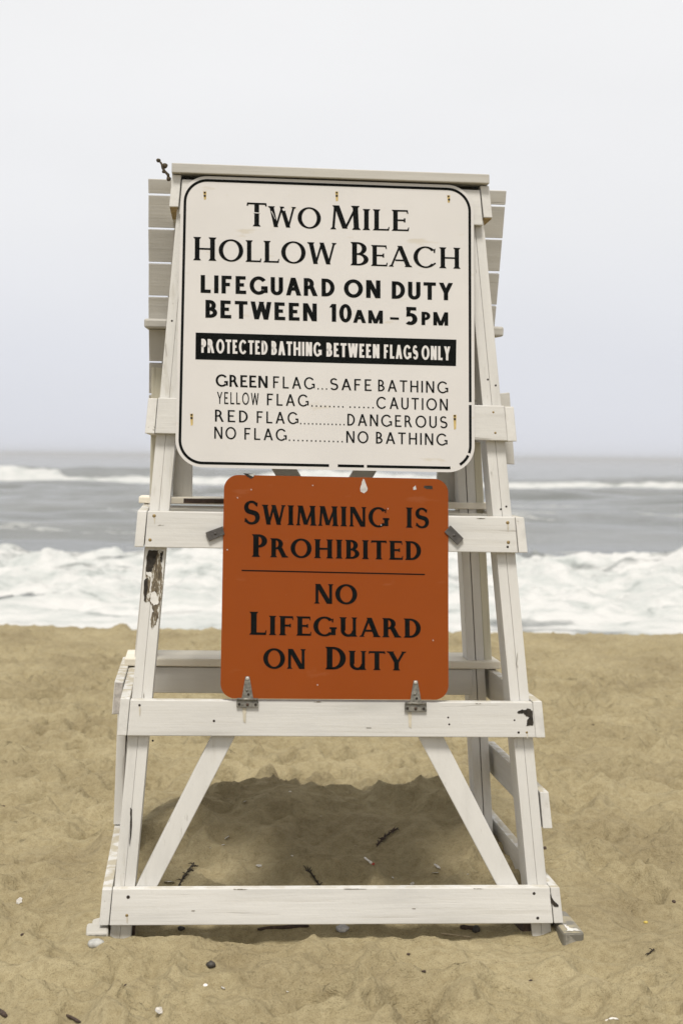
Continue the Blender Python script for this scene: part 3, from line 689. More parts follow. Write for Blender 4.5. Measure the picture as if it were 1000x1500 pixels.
# turn-button latches that hold the orange sign
def latch(pts):
    f_ = [loc(u, v, -TH - .014) for u, v in pts]
    o = one('latch', M['dark_metal'], f_, [q + Vector((0, .0125, 0)) for q in f_], .0015)
    c = sum(f_, Vector()) / 4
    bm = bmesh.new(); add_ball(bm, c + Vector((0, -.001, 0)), (.006, .003, .006), 2)
    link('screw', bm_mesh('screw', bm, True), M['dark_metal'], o)
latch([(301, 780), (326, 771), (329, 783), (306, 793)])
latch([(659.5, 770), (678.5, 789), (670, 798.5), (650.5, 779.5)])

# ------------------------------------------------------------------ lettering: every letter drawn as strokes
class Pen:
    def __init__(s, T, t, serif): s.T, s.t, s.serif, s.polys = T, t, serif, []
    def poly(s, *p): s.polys.append(list(p))
    def box(s, x0, y0, x1, y1): s.poly((x0, y0), (x1, y0), (x1, y1), (x0, y1))
    def foot(s, x, y, w, up):
        if s.serif:
            e, h = s.serif, .045
            s.poly((x - e, y), (x + w + e, y), (x + w + e * .2, y + up * h * 1.7), (x - e * .2, y + up * h * 1.7)) if up > 0 else s.poly((x - e, y), (x - e * .2, y + up * h * 1.7), (x + w + e * .2, y + up * h * 1.7), (x + w + e, y))
    def stem(s, x, y0=0., y1=1., w=None, f0=True, f1=True):
        w = w or s.T
        s.box(x, y0, x + w, y1)
        if f0: s.foot(x, y0, w, 1)
        if f1: s.foot(x, y1, w, -1)
    def bar(s, x0, x1, y, flick=0, h=None):
        h = h or s.t
        s.box(x0, y, x1, y + h)
        if flick and s.serif:
            e = .10
            s.poly((x1 - .055, y + h * (flick < 0)), (x1 + .012, y + h * (flick < 0)), (x1 + .03, y + (h + e if flick > 0 else -e)), (x1 + .0, y + (h + e if flick > 0 else -e)))
    def diag(s, x0, y0, x1, y1, w):                      # w measured along x
        s.poly((x0, y0), (x0 + w, y0), (x1 + w, y1), (x1, y1))
    def ring(s, cx, cy, rx, ry, a0, a1, wx=None, wy=None, n=None):
        wx = s.T if wx is None else wx; wy = s.t if wy is None else wy
        n = n or max(6, int(abs(a1 - a0) / 8))
        for k in range(n):
            q = []
            for a in (a0 + (a1 - a0) * k / n, a0 + (a1 - a0) * (k + 1) / n):
                c, d = math.cos(rad(a)), math.sin(rad(a))
                q.append(((cx + rx * c, cy + ry * d), (cx + (rx - wx) * c, cy + (ry - wy) * d)))
            s.poly(q[0][0], q[1][0], q[1][1], q[0][1])
    def path(s, pts, wf):
        L, R_ = [], []
        for i, p in enumerate(pts):
            a, b_ = pts[max(i - 1, 0)], pts[min(i + 1, len(pts) - 1)]
            dx, dy = b_[0] - a[0], b_[1] - a[1]; d = math.hypot(dx, dy) or 1
            w = wf(i / (len(pts) - 1)) / 2
            L.append((p[0] - dy / d * w, p[1] + dx / d * w)); R_.append((p[0] + dy / d * w, p[1] - dx / d * w))
        for i in range(len(pts) - 1): s.poly(L[i], R_[i], R_[i + 1], L[i + 1])
def glyph(ch, T, t, sf, wide=1.0):
    """returns (polygons, advance) for a capital of height 1"""
    p = Pen(T, t, sf); e = sf
    W = lambda v: v * wide
    if ch == 'I': p.stem(e); adv = T + 2 * e
    elif ch == 'H': p.stem(e); p.stem(e + W(.52)); p.box(e + T * .5, .5 - t / 2, e + W(.52) + T * .5, .5 + t / 2); adv = W(.52) + T + 2 * e
    elif ch == 'L': p.stem(e, f1=True); p.bar(e, e + W(.50), 0, 1); adv = W(.52) + e
    elif ch in 'EF':
        p.stem(e); p.bar(e, e + W(.50), 1 - t, -1); p.bar(e, e + W(.42), .5 - t / 2 + .01)
        if sf: p.poly((e + W(.37), .42), (e + W(.43), .41), (e + W(.43), .61), (e + W(.37), .60))
        if ch == 'E': p.bar(e, e + W(.53), 0, 1)
        adv = W(.55) + e * .8
    elif ch == 'T':
        w = W(.62); p.stem(w / 2 - T / 2 + e * .3, f1=False); p.box(e * .3, 1 - t, w + e * .3, 1)
        if sf:
            p.poly((0, 1.0), (-.015, .86), (.025, .86), (.07, 1.0)); p.poly((w + .6 * e, 1.0), (w + e * .6 - .07, 1.0), (w + .6 * e - .03, .86), (w + .6 * e + .015, .86))
        adv = w + e * .6
    elif ch in 'O0':
        rx = W(.45 if ch == 'O' else .31); ov = .018; p.ring(rx, .5, rx, .5 + ov, 0, 360); adv = 2 * rx
    elif ch == 'D':
        p.stem(e); c = e + T * .5; p.ring(c + W(.12), .5, W(.43), .5, -90, 90); p.box(e, 0, c + W(.125), t); p.box(e, 1 - t, c + W(.125), 1); adv = c + W(.55)
    elif ch in 'BPR':
        p.stem(e); c = e + T * .5; yb = .47 if ch != 'B' else .49
        r1 = (1 - yb + t / 2) / 2
        p.ring(c + W(.10), 1 - r1, W(.30), r1, -90, 90); p.box(e, 1 - t, c + W(.105), 1); p.box(e, yb - t / 2, c + W(.105), yb + t / 2)
        adv = c + W(.42)
        if ch == 'B':
            r2 = (yb + t / 2) / 2; p.ring(c + W(.12), r2, W(.345), r2, -90, 90); p.box(e, 0, c + W(.125), t); adv = c + W(.47)
        if ch == 'R':
            k = T * 1.12; p.diag(e + W(.50) - T * .2, 0, e + W(.24), yb + t / 2, k); adv = e + W(.50) + k
            if sf: p.foot(e + W(.50) - T * .1, 0, k * .9, 1)
    elif ch in 'CG':
        rx = W(.45); a = 42 if sf else 38
        p.ring(rx, .5, rx, .518, a, 360 - a if ch == 'C' else 318)
        x1 = rx + rx * math.cos(rad(a))
        if sf: p.poly((x1 - .04, .74), (x1 + .015, .70), (x1 + .03, .93), (x1 - .02, .90))
        adv = 2 * rx - .03
        if ch == 'G':
            gx = rx * 2 - T * .95
            p.box(gx, .06 if sf else .1, gx + T * .95, .47); p.bar(gx - (W(.12) if not sf else .06), gx + T * .95 + (.05 if sf else 0), .47 - t, 0)
            adv = 2 * rx + (.05 if sf else 0)
        elif sf: p.poly((x1 - .02, .14), (x1 + .05, .20), (x1 + .02, .26), (x1 - .06, .2))
    elif ch == 'S':
        rx = W(.30); pts = []
        cx = rx + .02; ry1 = .255 - t / 4; ry2 = .27 - t / 4
        c1 = (cx, 1.015 - t / 2 - ry1); c2 = (cx, -.015 + t / 2 + ry2)
        r1 = rx - T * .45; r2 = rx - T * .40
        for a in np.linspace(32, 232, 22): pts.append((c1[0] + r1 * .95 * math.cos(rad(a)), c1[1] + ry1 * math.sin(rad(a))))
        for a in np.linspace(52, -150, 24): pts.append((c2[0] + r2 * 1.04 * math.cos(rad(a)), c2[1] + ry2 * math.sin(rad(a))))
        p.path(pts, lambda f_: t + (T * 1.05 - t) * max(0, 1 - abs(f_ - .5) / .30) ** .7)
        if sf:
            q = pts[0]; p.poly((q[0] - .03, q[1] - .05), (q[0] + .05, q[1] - .1), (q[0] + .065, q[1] + .09), (q[0] + .0, q[1] + .06))
            q = pts[-1]; p.poly((q[0] - .065, q[1] - .08), (q[0], q[1] - .06), (q[0] + .03, q[1] + .06), (q[0] - .05, q[1] + .11))
        adv = 2 * rx + .04
    elif ch == 'A':
        w = W(.74); a = t if sf else T * 1.05; b_ = T * 1.08
        m_ = w / 2 + e * .4
        p.diag(e * .6, 0, m_ - a * .55, 1, a); p.diag(e * .6 + w - b_ + .02, 0, m_ - b_ * .55, 1, b_); p.box(w * .22 + e, .27, w * .82 + e * .3, .27 + t)
        if sf: p.foot(e * .6, 0, a, 1); p.foot(e * .6 + w - b_ + .02, 0, b_, 1)
        adv = w + e * 1.2
    elif ch == 'W':
        w = W(1.02); a = T * 1.02; b_ = t if sf else a; k = w / 4
        p.diag(k - a * .3, 0, 0 + e * .5, 1, a); p.diag(k - a * .3 + (a - b_) * .5, 0, 2 * k - b_ * .3, 1 if sf else 1, b_); p.diag(3 * k - a * .55, 0, 2 * k - a * .5, 1, a); p.diag(3 * k - a * .55 + (a - b_) * .5, 0, w - b_ - e * .2, 1, b_)
        if sf: p.foot(e * .5, 1, a, -1); p.foot(w - b_ - e * .2, 1, b_, -1)
        adv = w + e * .3
    elif ch == 'M':
        w = W(.86); a = t if sf else T; b_ = T
        o = .06 if sf else 0
        p.poly((e * .6, 0), (e * .6 + a, 0), (e * .6 + a + o, 1), (e * .6 + o, 1))
        p.diag(w / 2 - b_ * .5, .04 if sf else 0, e * .6 + o, 1, b_); p.diag(w / 2 - b_ * .5 + (b_ - a) * .6, .04 if sf else 0, w - a - o * .6 + (0 if sf else 0), 1, a)
        p.poly((w - b_, 0), (w, 0), (w - o * .6, 1), (w - b_ - o * .6, 1))
        if sf: p.foot(e * .6, 0, a, 1); p.foot(w - b_, 0, b_, 1); p.foot(e * .6 + o, 1, a, -1); p.foot(w - b_ - o * .6, 1, b_, -1)
        adv = w + e * .6
    elif ch == 'N':
        w = W(.68); a = t * 1.15 if sf else T
        p.stem(e * .8, w=a, f1=False); p.stem(e * .8 + w - a, w=a, f0=False); k = T * 1.12
        p.diag(e * .8 + w - k, 0, e * .8 - (.02 if sf else 0), 1, k)
        adv = w + 1.6 * e
    elif ch == 'U':
        w = W(.62); r = w / 2; b_ = T if not sf else t * 1.25
        p.stem(e, r, 1, f0=False); p.stem(e + w - b_, (0 if sf else r), 1, w=b_, f0=bool(sf)); p.ring(e + r, r, r, r + .015, 180, 360, (T + b_) / 2, t * (1.25 if sf else 1))
        adv = w + 2 * e
    elif ch == 'Y':
        w = W(.70); b_ = t if sf else T * 1.05; a = T * 1.05
        m_ = w / 2 + e * .3
        p.stem(m_ - T / 2, 0, .46, f1=False); p.diag(m_ - T / 2, .42, e * .3, 1, a); p.diag(m_ + T / 2 - b_, .42, w - b_ + e * .3, 1, b_)
        if sf: p.foot(e * .3, 1, a, -1); p.foot(w - b_ + e * .3, 1, b_, -1)
        adv = w + .6 * e
    elif ch == '1': p.box(.13, 0, .13 + T, 1); p.poly((0, .80), (.13, .80), (.16, 1), (.13, 1)); adv = .13 + T
    elif ch == '5':
        p.box(.06, 1 - t, .50, 1); p.poly((.06, .44), (.06 + T * .75, .48), (.10 + T * .8, 1), (.09, 1)); p.ring(.24, .325, .31, .34, -130, 125); adv = .55
    elif ch == '-': p.box(0, .30, .34, .30 + t * .8); adv = .34
    elif ch == '.': p.box(0, 0, t * 1.05, t * 1.05); adv = t * 1.05
    else: adv = .3
    return p.polys, adv
STYLES = {'serif': dict(T=.160, t=.076, sf=.055, gap=.075), 'serif_bold': dict(T=.195, t=.105, sf=.055, gap=.085), 'sans_bold': dict(T=.215, t=.19, sf=0., gap=.15),
          'condensed': dict(T=.30, t=.17, sf=0., gap=.17, wide=1.15), 'sans': dict(T=.135, t=.118, sf=0., gap=.25), 'sans_heavy': dict(T=.165, t=.145, sf=0., gap=.11)}
def letters(words, face):
    """words: (text, style, left, right, baseline px at the left, at the right, cap height px, small-cap ratio); -> verts, faces on the sign's face"""
    verts, faces = [], []
    for text, style, x0, x1, b0, b1, cap, small in words:
        st = dict(STYLES[style]); gap = st.pop('gap')
        polys, x = [], 0.0
        for i, ch in enumerate(text):
            k = 1.0 if (i == 0 and small >= 0) or small == 0 else abs(small)
            gp, adv = glyph(ch, **st)
            # small capitals keep the weight of the large ones
            polys += [([(x + px * k, py * k) for px, py in q], j) for j, q in enumerate(gp)]
            x += adv * k + gap * (1 if ch != '.' else 1.2)
        xs = [px for q, _ in polys for px, _ in q]
        lo, hi = min(xs), max(xs)
        a, b_ = face(x0, b0), face(x1, b1)
        h = (face((x0 + x1) / 2, (b0 + b1) / 2 - cap) - face((x0 + x1) / 2, (b0 + b1) / 2))
        for q, j in polys:
            base = len(verts)
            lift = Vector((0, -.00006 * (j % 6), 0))
            for px, py in q:
                verts.append(a + (b_ - a) * ((px - lo) / (hi - lo)) + h * py + lift)
            faces.append(list(range(base, base + len(q))))
    return verts, faces
def lettering(name, words, mat, parent, y0):
    v, f_ = letters(words, lambda u, w: loc(u, w, y0))
    inv = (parent.matrix_world if parent.parent is None else parent.parent.matrix_world).inverted() @ chair.matrix_world
    return link(name, mesh_from(name, [inv @ p for p in v], f_), mat, parent)
def rounded(x0, x1, z0, z1, r, n=9):
    pts = []
    for cx, cz, a0 in ((x1 - r, z1 - r, 0), (x0 + r, z1 - r, 90), (x0 + r, z0 + r, 180), (x1 - r, z0 + r, 270)):
        for k in range(n + 1):
            a = rad(a0 + 90 * k / n); pts.append((cx + r * math.cos(a), cz + r * math.sin(a)))
    return pts
bpy.context.view_layer.update()

def sign_root(name, y0, zc):
    o = empty(name, CHAIR_AT + CHAIR_ROT @ Vector((0, y0 + LEAN * zc, zc)), CHAIR_ROT)
    return o
def to_sign(o, y0, zc):
    return lambda x, z, d=0.0: Vector((x, LEAN * (z - zc) + d, z - zc))
def panel(name, pts, T, t, mat, parent, bend=None):
    """a sheet-metal panel of thickness t with the outline pts"""
    bm = bmesh.new()
    f = [bm.verts.new(T(x, z, 0)) for x, z in pts]; b_ = [bm.verts.new(T(x, z, t)) for x, z in pts]
    bm.faces.new(f); bm.faces.new(b_[::-1])
    n = len(pts)
    for i in range(n): bm.faces.new([f[i], b_[i], b_[(i + 1) % n], f[(i + 1) % n]])
    return link(name, bm_mesh(name, bm), mat, parent)
def band(name, pa, pb, T, d, mat, parent, skip=()):
    n = len(pa); v = [T(x, z, d) for x, z in pa] + [T(x, z, d) for x, z in pb]
    f = [[i, (i + 1) % n, n + (i + 1) % n, n + i] for i in range(n) if i not in skip]
    return link(name, mesh_from(name, v, f), mat, parent)

# ------------------------------------------------------------------ the white beach sign
YW = -TH - .006
wsign = sign_root('beach_sign', YW, 2.448)
tag(wsign, 'large cream sign with black border and beach rules, fixed high on the chair', 'sign')
Tw = to_sign(wsign, YW, 2.448)
x0, x1, z0, z1 = -.646, .587, 1.840, 3.056
panel('sign_panel', rounded(x0, x1, z0, z1, .112, 14), Tw, .004, M['sign_cream'], wsign)
def dense(pts, step=.012):
    out = []
    for i, p in enumerate(pts):
        q = pts[(i + 1) % len(pts)]; n = max(1, int(math.hypot(q[0] - p[0], q[1] - p[1]) / step))
        out += [(p[0] + (q[0] - p[0]) * k / n, p[1] + (q[1] - p[1]) * k / n) for k in range(n)]
    return out
def ring_pts(i):                              # matched point lists for the two edges of the border line
    return rounded(x0 + i, x1 - i, z0 + i, z1 - i, .112 - i, 14)
def match(pa, pb, step=.012):
    A, B = [], []
    for i in range(len(pa)):
        j = (i + 1) % len(pa); n = max(1, int(math.hypot(pa[j][0] - pa[i][0], pa[j][1] - pa[i][1]) / step))
        for k in range(n):
            A.append((pa[i][0] + (pa[j][0] - pa[i][0]) * k / n, pa[i][1] + (pa[j][1] - pa[i][1]) * k / n)); B.append((pb[i][0] + (pb[j][0] - pb[i][0]) * k / n, pb[i][1] + (pb[j][1] - pb[i][1]) * k / n))
    return A, B
A, B = match(ring_pts(.0125), ring_pts(.0235))
gaps = [loc(485, 683, YW), loc(532, 686, YW), loc(548, 686.5, YW), loc(687, 668, YW), loc(661, 688, YW), loc(666, 686, YW), loc(671, 684, YW), loc(690.5, 593, YW), loc(540, 266, YW)]
gw = [.012, .001, .001, .004, .006, .005, .004, .002, .001]
skip = {i for i, p in enumerate(A) for g_, w_ in zip(gaps, gw) if math.hypot(p[0] - g_.x, p[1] - g_.z) < w_ + .004}
band('border_line', A, B, Tw, -.0008, M['black'], wsign, skip)
for (nm, words) in (
    ('title_lettering', [('TWO', 'serif', 361.2, 470, 331.0, 335.0, 34.5, .88), ('MILE', 'serif', 483.5, 599, 335.6, 338.6, 35, .88),
                         ('HOLLOW', 'serif', 283, 493, 381, 387.5, 34, .93), ('BEACH', 'serif', 513, 674, 388.4, 393.6, 34, .90)]),
    ('hours_lettering', [('LIFEGUARD', 'sans_bold', 294, 490, 428.8, 434.4, 26, 0), ('ON', 'sans_bold', 503.5, 557, 435.2, 436.8, 26, 0), ('DUTY', 'sans_bold', 573.5, 663, 437.4, 440, 25.5, 0),
                         ('BETWEEN', 'sans_bold', 301, 464, 465.2, 470.6, 26, 0), ('10', 'sans_bold', 482, 515, 471, 472, 26, 0), ('AM', 'sans_bold', 517, 560.5, 472.6, 474, 19, 0),
                         ('-', 'sans_bold', 571, 584, 474.5, 475, 22, 0), ('5', 'sans_bold', 594, 611, 475.4, 476, 26, 0), ('PM', 'sans_bold', 617, 656, 476, 477, 19.5, 0)]),
    ('flag_lettering', [('GREEN', 'sans_heavy', 316, 392, 565.8, 568.2, 17.5, 0), ('FLAG', 'sans', 400, 461, 568.4, 570.2, 17.3, 0), ('...', 'sans', 465, 479, 570.4, 570.8, 17, 0), ('SAFE', 'sans', 483.5, 544, 571, 572.7, 17, 0), ('BATHING', 'sans', 553.5, 656, 573, 576, 17, 0),
                        ('YELLOW', 'sans', 318, 379, 591.4, 593.2, 17.5, 0), ('FLAG', 'sans', 391, 452, 593.6, 595.4, 17.2, 0), ('........', 'sans', 456, 503, 595.6, 597, 17, 0), ('......', 'sans', 511.7, 547, 597.2, 598.2, 17, 0), ('CAUTION', 'sans', 551, 655.5, 598.4, 601.4, 17.2, 0),
                        ('RED', 'sans', 315, 363, 617.4, 619, 17.5, 0), ('FLAG', 'sans', 376, 437, 619.4, 621.2, 17.2, 0), ('............', 'sans', 439.5, 504.6, 621.4, 623, 17, 0), ('DANGEROUS', 'sans', 508.6, 655, 623.2, 627.2, 17.2, 0),
                        ('NO', 'sans', 314, 346, 642.4, 643.4, 17.5, 0), ('FLAG', 'sans', 358, 420, 643.8, 645.6, 17.2, 0), ('.............', 'sans', 423, 502, 645.8, 648, 17, 0), ('NO', 'sans', 507, 539.4, 648.4, 649.2, 17.2, 0), ('BATHING', 'sans', 550.4, 655, 649.6, 652.6, 17.2, 0)])):
    for w_ in words: lettering('dotted_line' if '.' in w_[0] else 'lettering', [w_], M['black'], wsign, YW - .0009)
q = [loc(*p, YW - .0008) for p in ((286.8, 486.2), (668, 498.4), (667.4, 537.6), (286.4, 525))]
zz = (q[0].z + q[1].z) / 2, (q[2].z + q[3].z) / 2
bandp = [Tw(q[0].x, zz[0], -.0008), Tw(q[1].x, zz[0], -.0008), Tw(q[2].x, zz[1], -.0008), Tw(q[3].x, zz[1], -.0008)]
nb = link('notice_band', mesh_from('notice_band', bandp, [[3, 2, 1, 0]]), M['black'], wsign)
bw = [('PROTECTED', 295, 392), ('BATHING', 397.5, 471), ('BETWEEN', 478, 555.5), ('FLAGS', 562, 612), ('ONLY', 617, 659)]
bl = lambda u: 516.6 + (u - 295) * (527.8 - 516.6) / (655 - 295)
for w_, a, b_ in bw: lettering('notice_lettering', [(w_, 'condensed', a, b_, bl(a), bl(b_), 20.3, 0)], M['cream_letter'], nb, YW - .0022)
# fixing screws with rust below
def sign_screw(u, v, parent, inv, n=2, rust=9):
    bm = bmesh.new()
    for k in range(n):
        c = inv @ loc(u + (.8 * k if u > 640 and v < 300 else 0), v + 4.6 * k, YW - .0015); add_ball(bm, c, (.0040 + .0008 * k, .003, .0040 + .0008 * k), 2)
    o = link('screw', bm_mesh('screw', bm, True), M['rustdark'], parent)
    c = [inv @ loc(u + a, v + b_, YW - .0006) for a, b_ in ((-2.2, -1.5), (2.4, -1.5), (1.9, 4 + rust), (-1.0, 4 + rust * 1.1))]
    link('rust_streak', mesh_from('rust_streak', c, [[0, 1, 2, 3]]), M['rust'], o)
inv_w = wsign.matrix_world.inverted() @ chair.matrix_world
for (u, v, r_) in ((300, 282, 6), (493, 282, 8), (656.5, 287.5, 5), (280.7, 607.5, 11), (665.6, 609, 15)): sign_screw(u, v, wsign, inv_w, 2, r_)
def sign_patch(name, pts, mat, parent, inv, y, seed, rough=.4, n=3):
    rr = random.Random(seed); out = []
    for i, p in enumerate(pts):
        w = pts[(i + 1) % len(pts)]
        for k in range(n): out.append((p[0] + (w[0] - p[0]) * k / n + rr.uniform(-rough, rough), p[1] + (w[1] - p[1]) * k / n + rr.uniform(-rough, rough)))
    bm = bmesh.new(); f_ = bm.faces.new([bm.verts.new(inv @ loc(u, v, y)) for u, v in out]); bmesh.ops.triangulate(bm, faces=[f_])
    return link(name, bm_mesh(name, bm), mat, parent)
# scratches through the title
for k, pts in enumerate((((397, 309), (398.2, 309.3), (403.6, 321), (402.8, 321)), ((413.5, 307), (415, 304.5), (419, 308), (415.5, 309)), ((371, 311), (381, 311.5), (381, 312.6), (371, 312.2)))):
    sign_patch('scratch', pts, M['cream_letter'], wsign, inv_w, YW - .0018, 40 + k, .1)

# ------------------------------------------------------------------ the orange warning sign
YO = -TH - .008
osign = sign_root('warning_sign', YO, 1.366)
tag(osign, 'square orange sign with black lettering that forbids swimming, hinged below the large cream sign', 'sign')
To = to_sign(osign, YO, 1.366)
pts = rounded(-.4455, .476, .918, 1.812, .058, 10)
panel('sign_panel', pts, To, .004, M['sign_orange'], osign)
for w_ in ([('SWIMMING', 'serif_bold', 357.4, 570, 767.6, 772.4, 34, .85), ('IS', 'serif_bold', 594, 628, 772.8, 773.8, 29.5, 0)],
           [('PROHIBITED', 'serif_bold', 368.6, 616.5, 815.6, 820.6, 33, .84)], [('NO', 'serif_bold', 460, 523, 884, 885.2, 28.8, 0)],
           [('LIFEGUARD', 'serif_bold', 365, 616, 929.6, 934.4, 33.5, .84)],
           [('ON', 'serif_bold', 385.6, 448, 979, 980, 29.2, 0), ('DUTY', 'serif_bold', 476, 595, 980.4, 982.2, 33, .84)]):
    for x_ in w_: lettering('lettering', [x_], M['black'], osign, YO - .0009)
inv_o = osign.matrix_world.inverted() @ chair.matrix_world
q = [inv_o @ loc(*p, YO - .0009) for p in ((354, 834.6), (622, 840.6), (622, 842.4), (354, 836.4))]
link('dividing_line', mesh_from('dividing_line', q, [[3, 2, 1, 0]]), M['black'], osign)
sign_patch('paint_chip', [(531.8, 701), (533, 702), (538, 715), (537.5, 719), (533, 722.5), (528, 720), (527, 716), (530, 706)], M['chip'], osign, inv_o, YO - .0009, 51, .25)
sign_patch('paint_chip', [(608, 711), (609.5, 717), (605, 718), (605, 714)], M['chip'], osign, inv_o, YO - .0009, 52, .25)
sign_patch('black_smudge', [(621, 711), (632, 711.5), (634, 717), (627, 716.5), (623, 716), (620, 714)], M['rot'], osign, inv_o, YO - .0009, 53, .5)
sign_patch('bent_corner', [(356, 693.2), (373, 694.4), (371.5, 699), (368, 701.4), (362, 698)], M['rot'], osign, inv_o, YO - .0009, 54, .3)
sign_patch('bent_corner', [(364, 695), (373.5, 693.9), (371, 698.5)], M['stone_grey'], osign, inv_o, YO - .0014, 55, .1)
for k, (u, v) in enumerate(((333, 805), (368, 717), (558, 769), (568, 745), (465, 1003), (634, 938), (348, 729), (458, 711))):
    sign_patch('paint_chip', [(u - .8, v - .7), (u + .8, v - .7), (u + .6, v + 1.3), (u - .6, v + .9)], M['chip'], osign, inv_o, YO - .0010, 60 + k, .2, 2)
# strap hinges at its foot
def hinge(u, v):
    bm = bmesh.new()
    f_ = [inv_o @ loc(u + a, v + b_, YO - .004) for a, b_ in ((-3, -34), (3, -34), (8.5, -2), (-8.5, -2))]
    add_hexa(bm, f_, [p + Vector((0, .0035, 0)) for p in f_], .0008, 0)
    o = link('hinge', bm_mesh('hinge', bm), M['steel'], osign)
    bm = bmesh.new()
    f_ = [inv_o @ loc(u + a, v + b_, YO - .003) for a, b_ in ((-16, 1), (16, 1.6), (16, 11.5), (-16, 11))]
    add_hexa(bm, f_, [p + Vector((0, .0085, 0)) for p in f_], .0008, 0)
    link('hinge_leaf', bm_mesh('hinge_leaf', bm), M['steel'], o)
    bm = bmesh.new()
    add_tube(bm, [inv_o @ loc(u - 15.5, v - .8, YO - .0045), inv_o @ loc(u + 15.5, v - .2, YO - .0045)], [.0055, .0055], 10)
    link('hinge_pin', bm_mesh('hinge_pin', bm, True), M['steel'], o)
    for (a, b_, r, mm) in ((0, -31, .008, 'chip'), (-1, -14, .006, 'steel'), (1.5, -8, .005, 'rustdark'), (-12, 6.5, .0055, 'rustdark'), (12, 7, .0055, 'rustdark'), (0, 7, .006, 'drift')):
        bm = bmesh.new(); add_ball(bm, inv_o @ loc(u + a, v + b_, YO - .0055), (r, .003, r), 2)
        link('screw', bm_mesh('screw', bm, True), M[mm], o)
hinge(362.5, 1025); hinge(608.5, 1031)

# ------------------------------------------------------------------ the twig behind the top left corner
bm = bmesh.new()
tp = [loc(u, v, .60, 0) for u, v in ((247, 262), (246.5, 256), (241.5, 251), (238.5, 246), (237, 240), (233, 235))]
add_tube(bm, tp, [.006, .007, .006, .006, .005, .004], 8)
for (u, v, r) in ((242, 243, .013), (240, 251.5, .008), (247.5, 262, .011), (232.3, 235, .010), (239, 247, .007)):
    add_ball(bm, loc(u, v, .60, 0), (r, r * .8, r * .85), 2, int(u), .07)
me = bm_mesh('dry_twig', bm, True)
me.transform(Matrix.Translation(CHAIR_AT) @ CHAIR_ROT.to_4x4())
tag(link('dry_twig', me, M['rope']), 'dark knobbly dry twig sticking up behind the top left corner of the chair', 'twig')

# ------------------------------------------------------------------ litter on the sand
def block(name, u, v, h, label, seed):
    random.seed(seed); p = hit(u, v) + Vector((0, .06, 0)); bm = bmesh.new(); x, y, z = h
    add_hexa(bm, [(-x, -y, z), (x, -y, z * .8), (x, -y, -z), (-x, -y, -z)], [(-x, y, z), (x, y, z), (x, y, -z), (-x, y, -z)], .006, .008)
    o = link(name, bm_mesh(name, bm), M['drift']); o.location = p + Vector((0, 0, z * .3)); o.rotation_euler = (0, .08, YAW + .2)
    return tag(o, label, 'driftwood')
def lump(name, u, v, r, mat, label, cat, seed=0, rough=.10, group=None, lift=.3, sub=2, rz=0):
    p = hit(u, v); bm = bmesh.new(); add_ball(bm, (0, 0, 0), r, sub, seed, rough)
    o = link(name, bm_mesh(name, bm, True), mat); o.location = p + Vector((0, 0, r[2] * lift)); o.rotation_euler = (0, 0, rz)
    return tag(o, label, cat, group)
def rod(name, px, r, mat, label, cat, n=6, lift=.6, wob=.15, seed=0):
    rr = random.Random(seed); a = [hit(*p) for p in px]
    bm = bmesh.new(); pts, rs = [], []
    for i in range(len(a) - 1):
        m_ = 4
        for k in range(m_ + (i == len(a) - 2)):
            f_ = k / m_; p = a[i].lerp(a[i + 1], f_)
            pts.append(p + Vector((rr.uniform(-1, 1) * r * wob * 2, rr.uniform(-1, 1) * r * wob, r * lift))); rs.append(r * rr.uniform(.75, 1.15))
    rs[0] *= .6; rs[-1] *= .45
    add_tube(bm, pts, rs, n)
    return tag(link(name, bm_mesh(name, bm, True), mat), label, cat)
def frond(name, px, mat, label, spread=.035, seed=0, n=16, r=.003):
    rr = random.Random(seed); a = [hit(*p) for p in px]; bm = bmesh.new()
    add_tube(bm, [p + Vector((0, 0, .006)) for p in a], [r * 1.2] * len(a), 5)
    for k in range(n):
        f_ = rr.uniform(0, len(a) - 1.001); i = int(f_); p = a[i].lerp(a[i + 1], f_ - i)
        an = rr.uniform(0, 6.28); L = rr.uniform(.4, 1) * spread
        e = p + Vector((math.cos(an) * L, math.sin(an) * L, 0)); e.z = sand_h(e.x, e.y) + rr.uniform(.004, .015)
        m_ = p.lerp(e, .5) + Vector((0, 0, .006))
        add_tube(bm, [p + Vector((0, 0, .005)), m_, e], [r, r * .8, r * .35], 5)
    return tag(link(name, bm_mesh(name, bm, True), mat), label, 'seaweed')
def flake(name, u, v, L, Wd, mat, label, cat='shell', seed=0, group=None, tilt=.4):
    """a curved shell fragment with thickness"""
    rr = random.Random(seed); bm = bmesh.new(); nx, ny = 6, 5; vt = []
    L *= 1.15; Wd *= 1.15
    for j in range(ny):
        for i in range(nx):
            s, t_ = i / (nx - 1) - .5, j / (ny - 1) - .5
            k = 1 - .5 * abs(t_) * 2 * rr.uniform(.6, 1)
            vt.append(bm.verts.new((s * L * k + rr.uniform(-.05, .05) * L, t_ * Wd + rr.uniform(-.05, .05) * Wd, .35 * Wd * (.25 - s * s * .8 - t_ * t_ * .8))))
    for j in range(ny - 1):
        for i in range(nx - 1): bm.faces.new([vt[j * nx + i], vt[j * nx + i + 1], vt[(j + 1) * nx + i + 1], vt[(j + 1) * nx + i]])
    bmesh.ops.solidify(bm, geom=list(bm.faces), thickness=.0018)
    o = link(name, bm_mesh(name, bm, True), mat); o.location = hit(u, v) + Vector((0, 0, .2 * Wd)); o.rotation_euler = (tilt * rr.uniform(.4, 1.2), rr.uniform(-.3, .3), rr.uniform(0, 6.28))
    return tag(o, label, cat, group)
lump('dark_stone', 309, 1414, (.020, .016, .013), M['stone_dark'], 'dark stone half sunk in the sand, largest stone in front of the chair', 'stone', 3, .10)
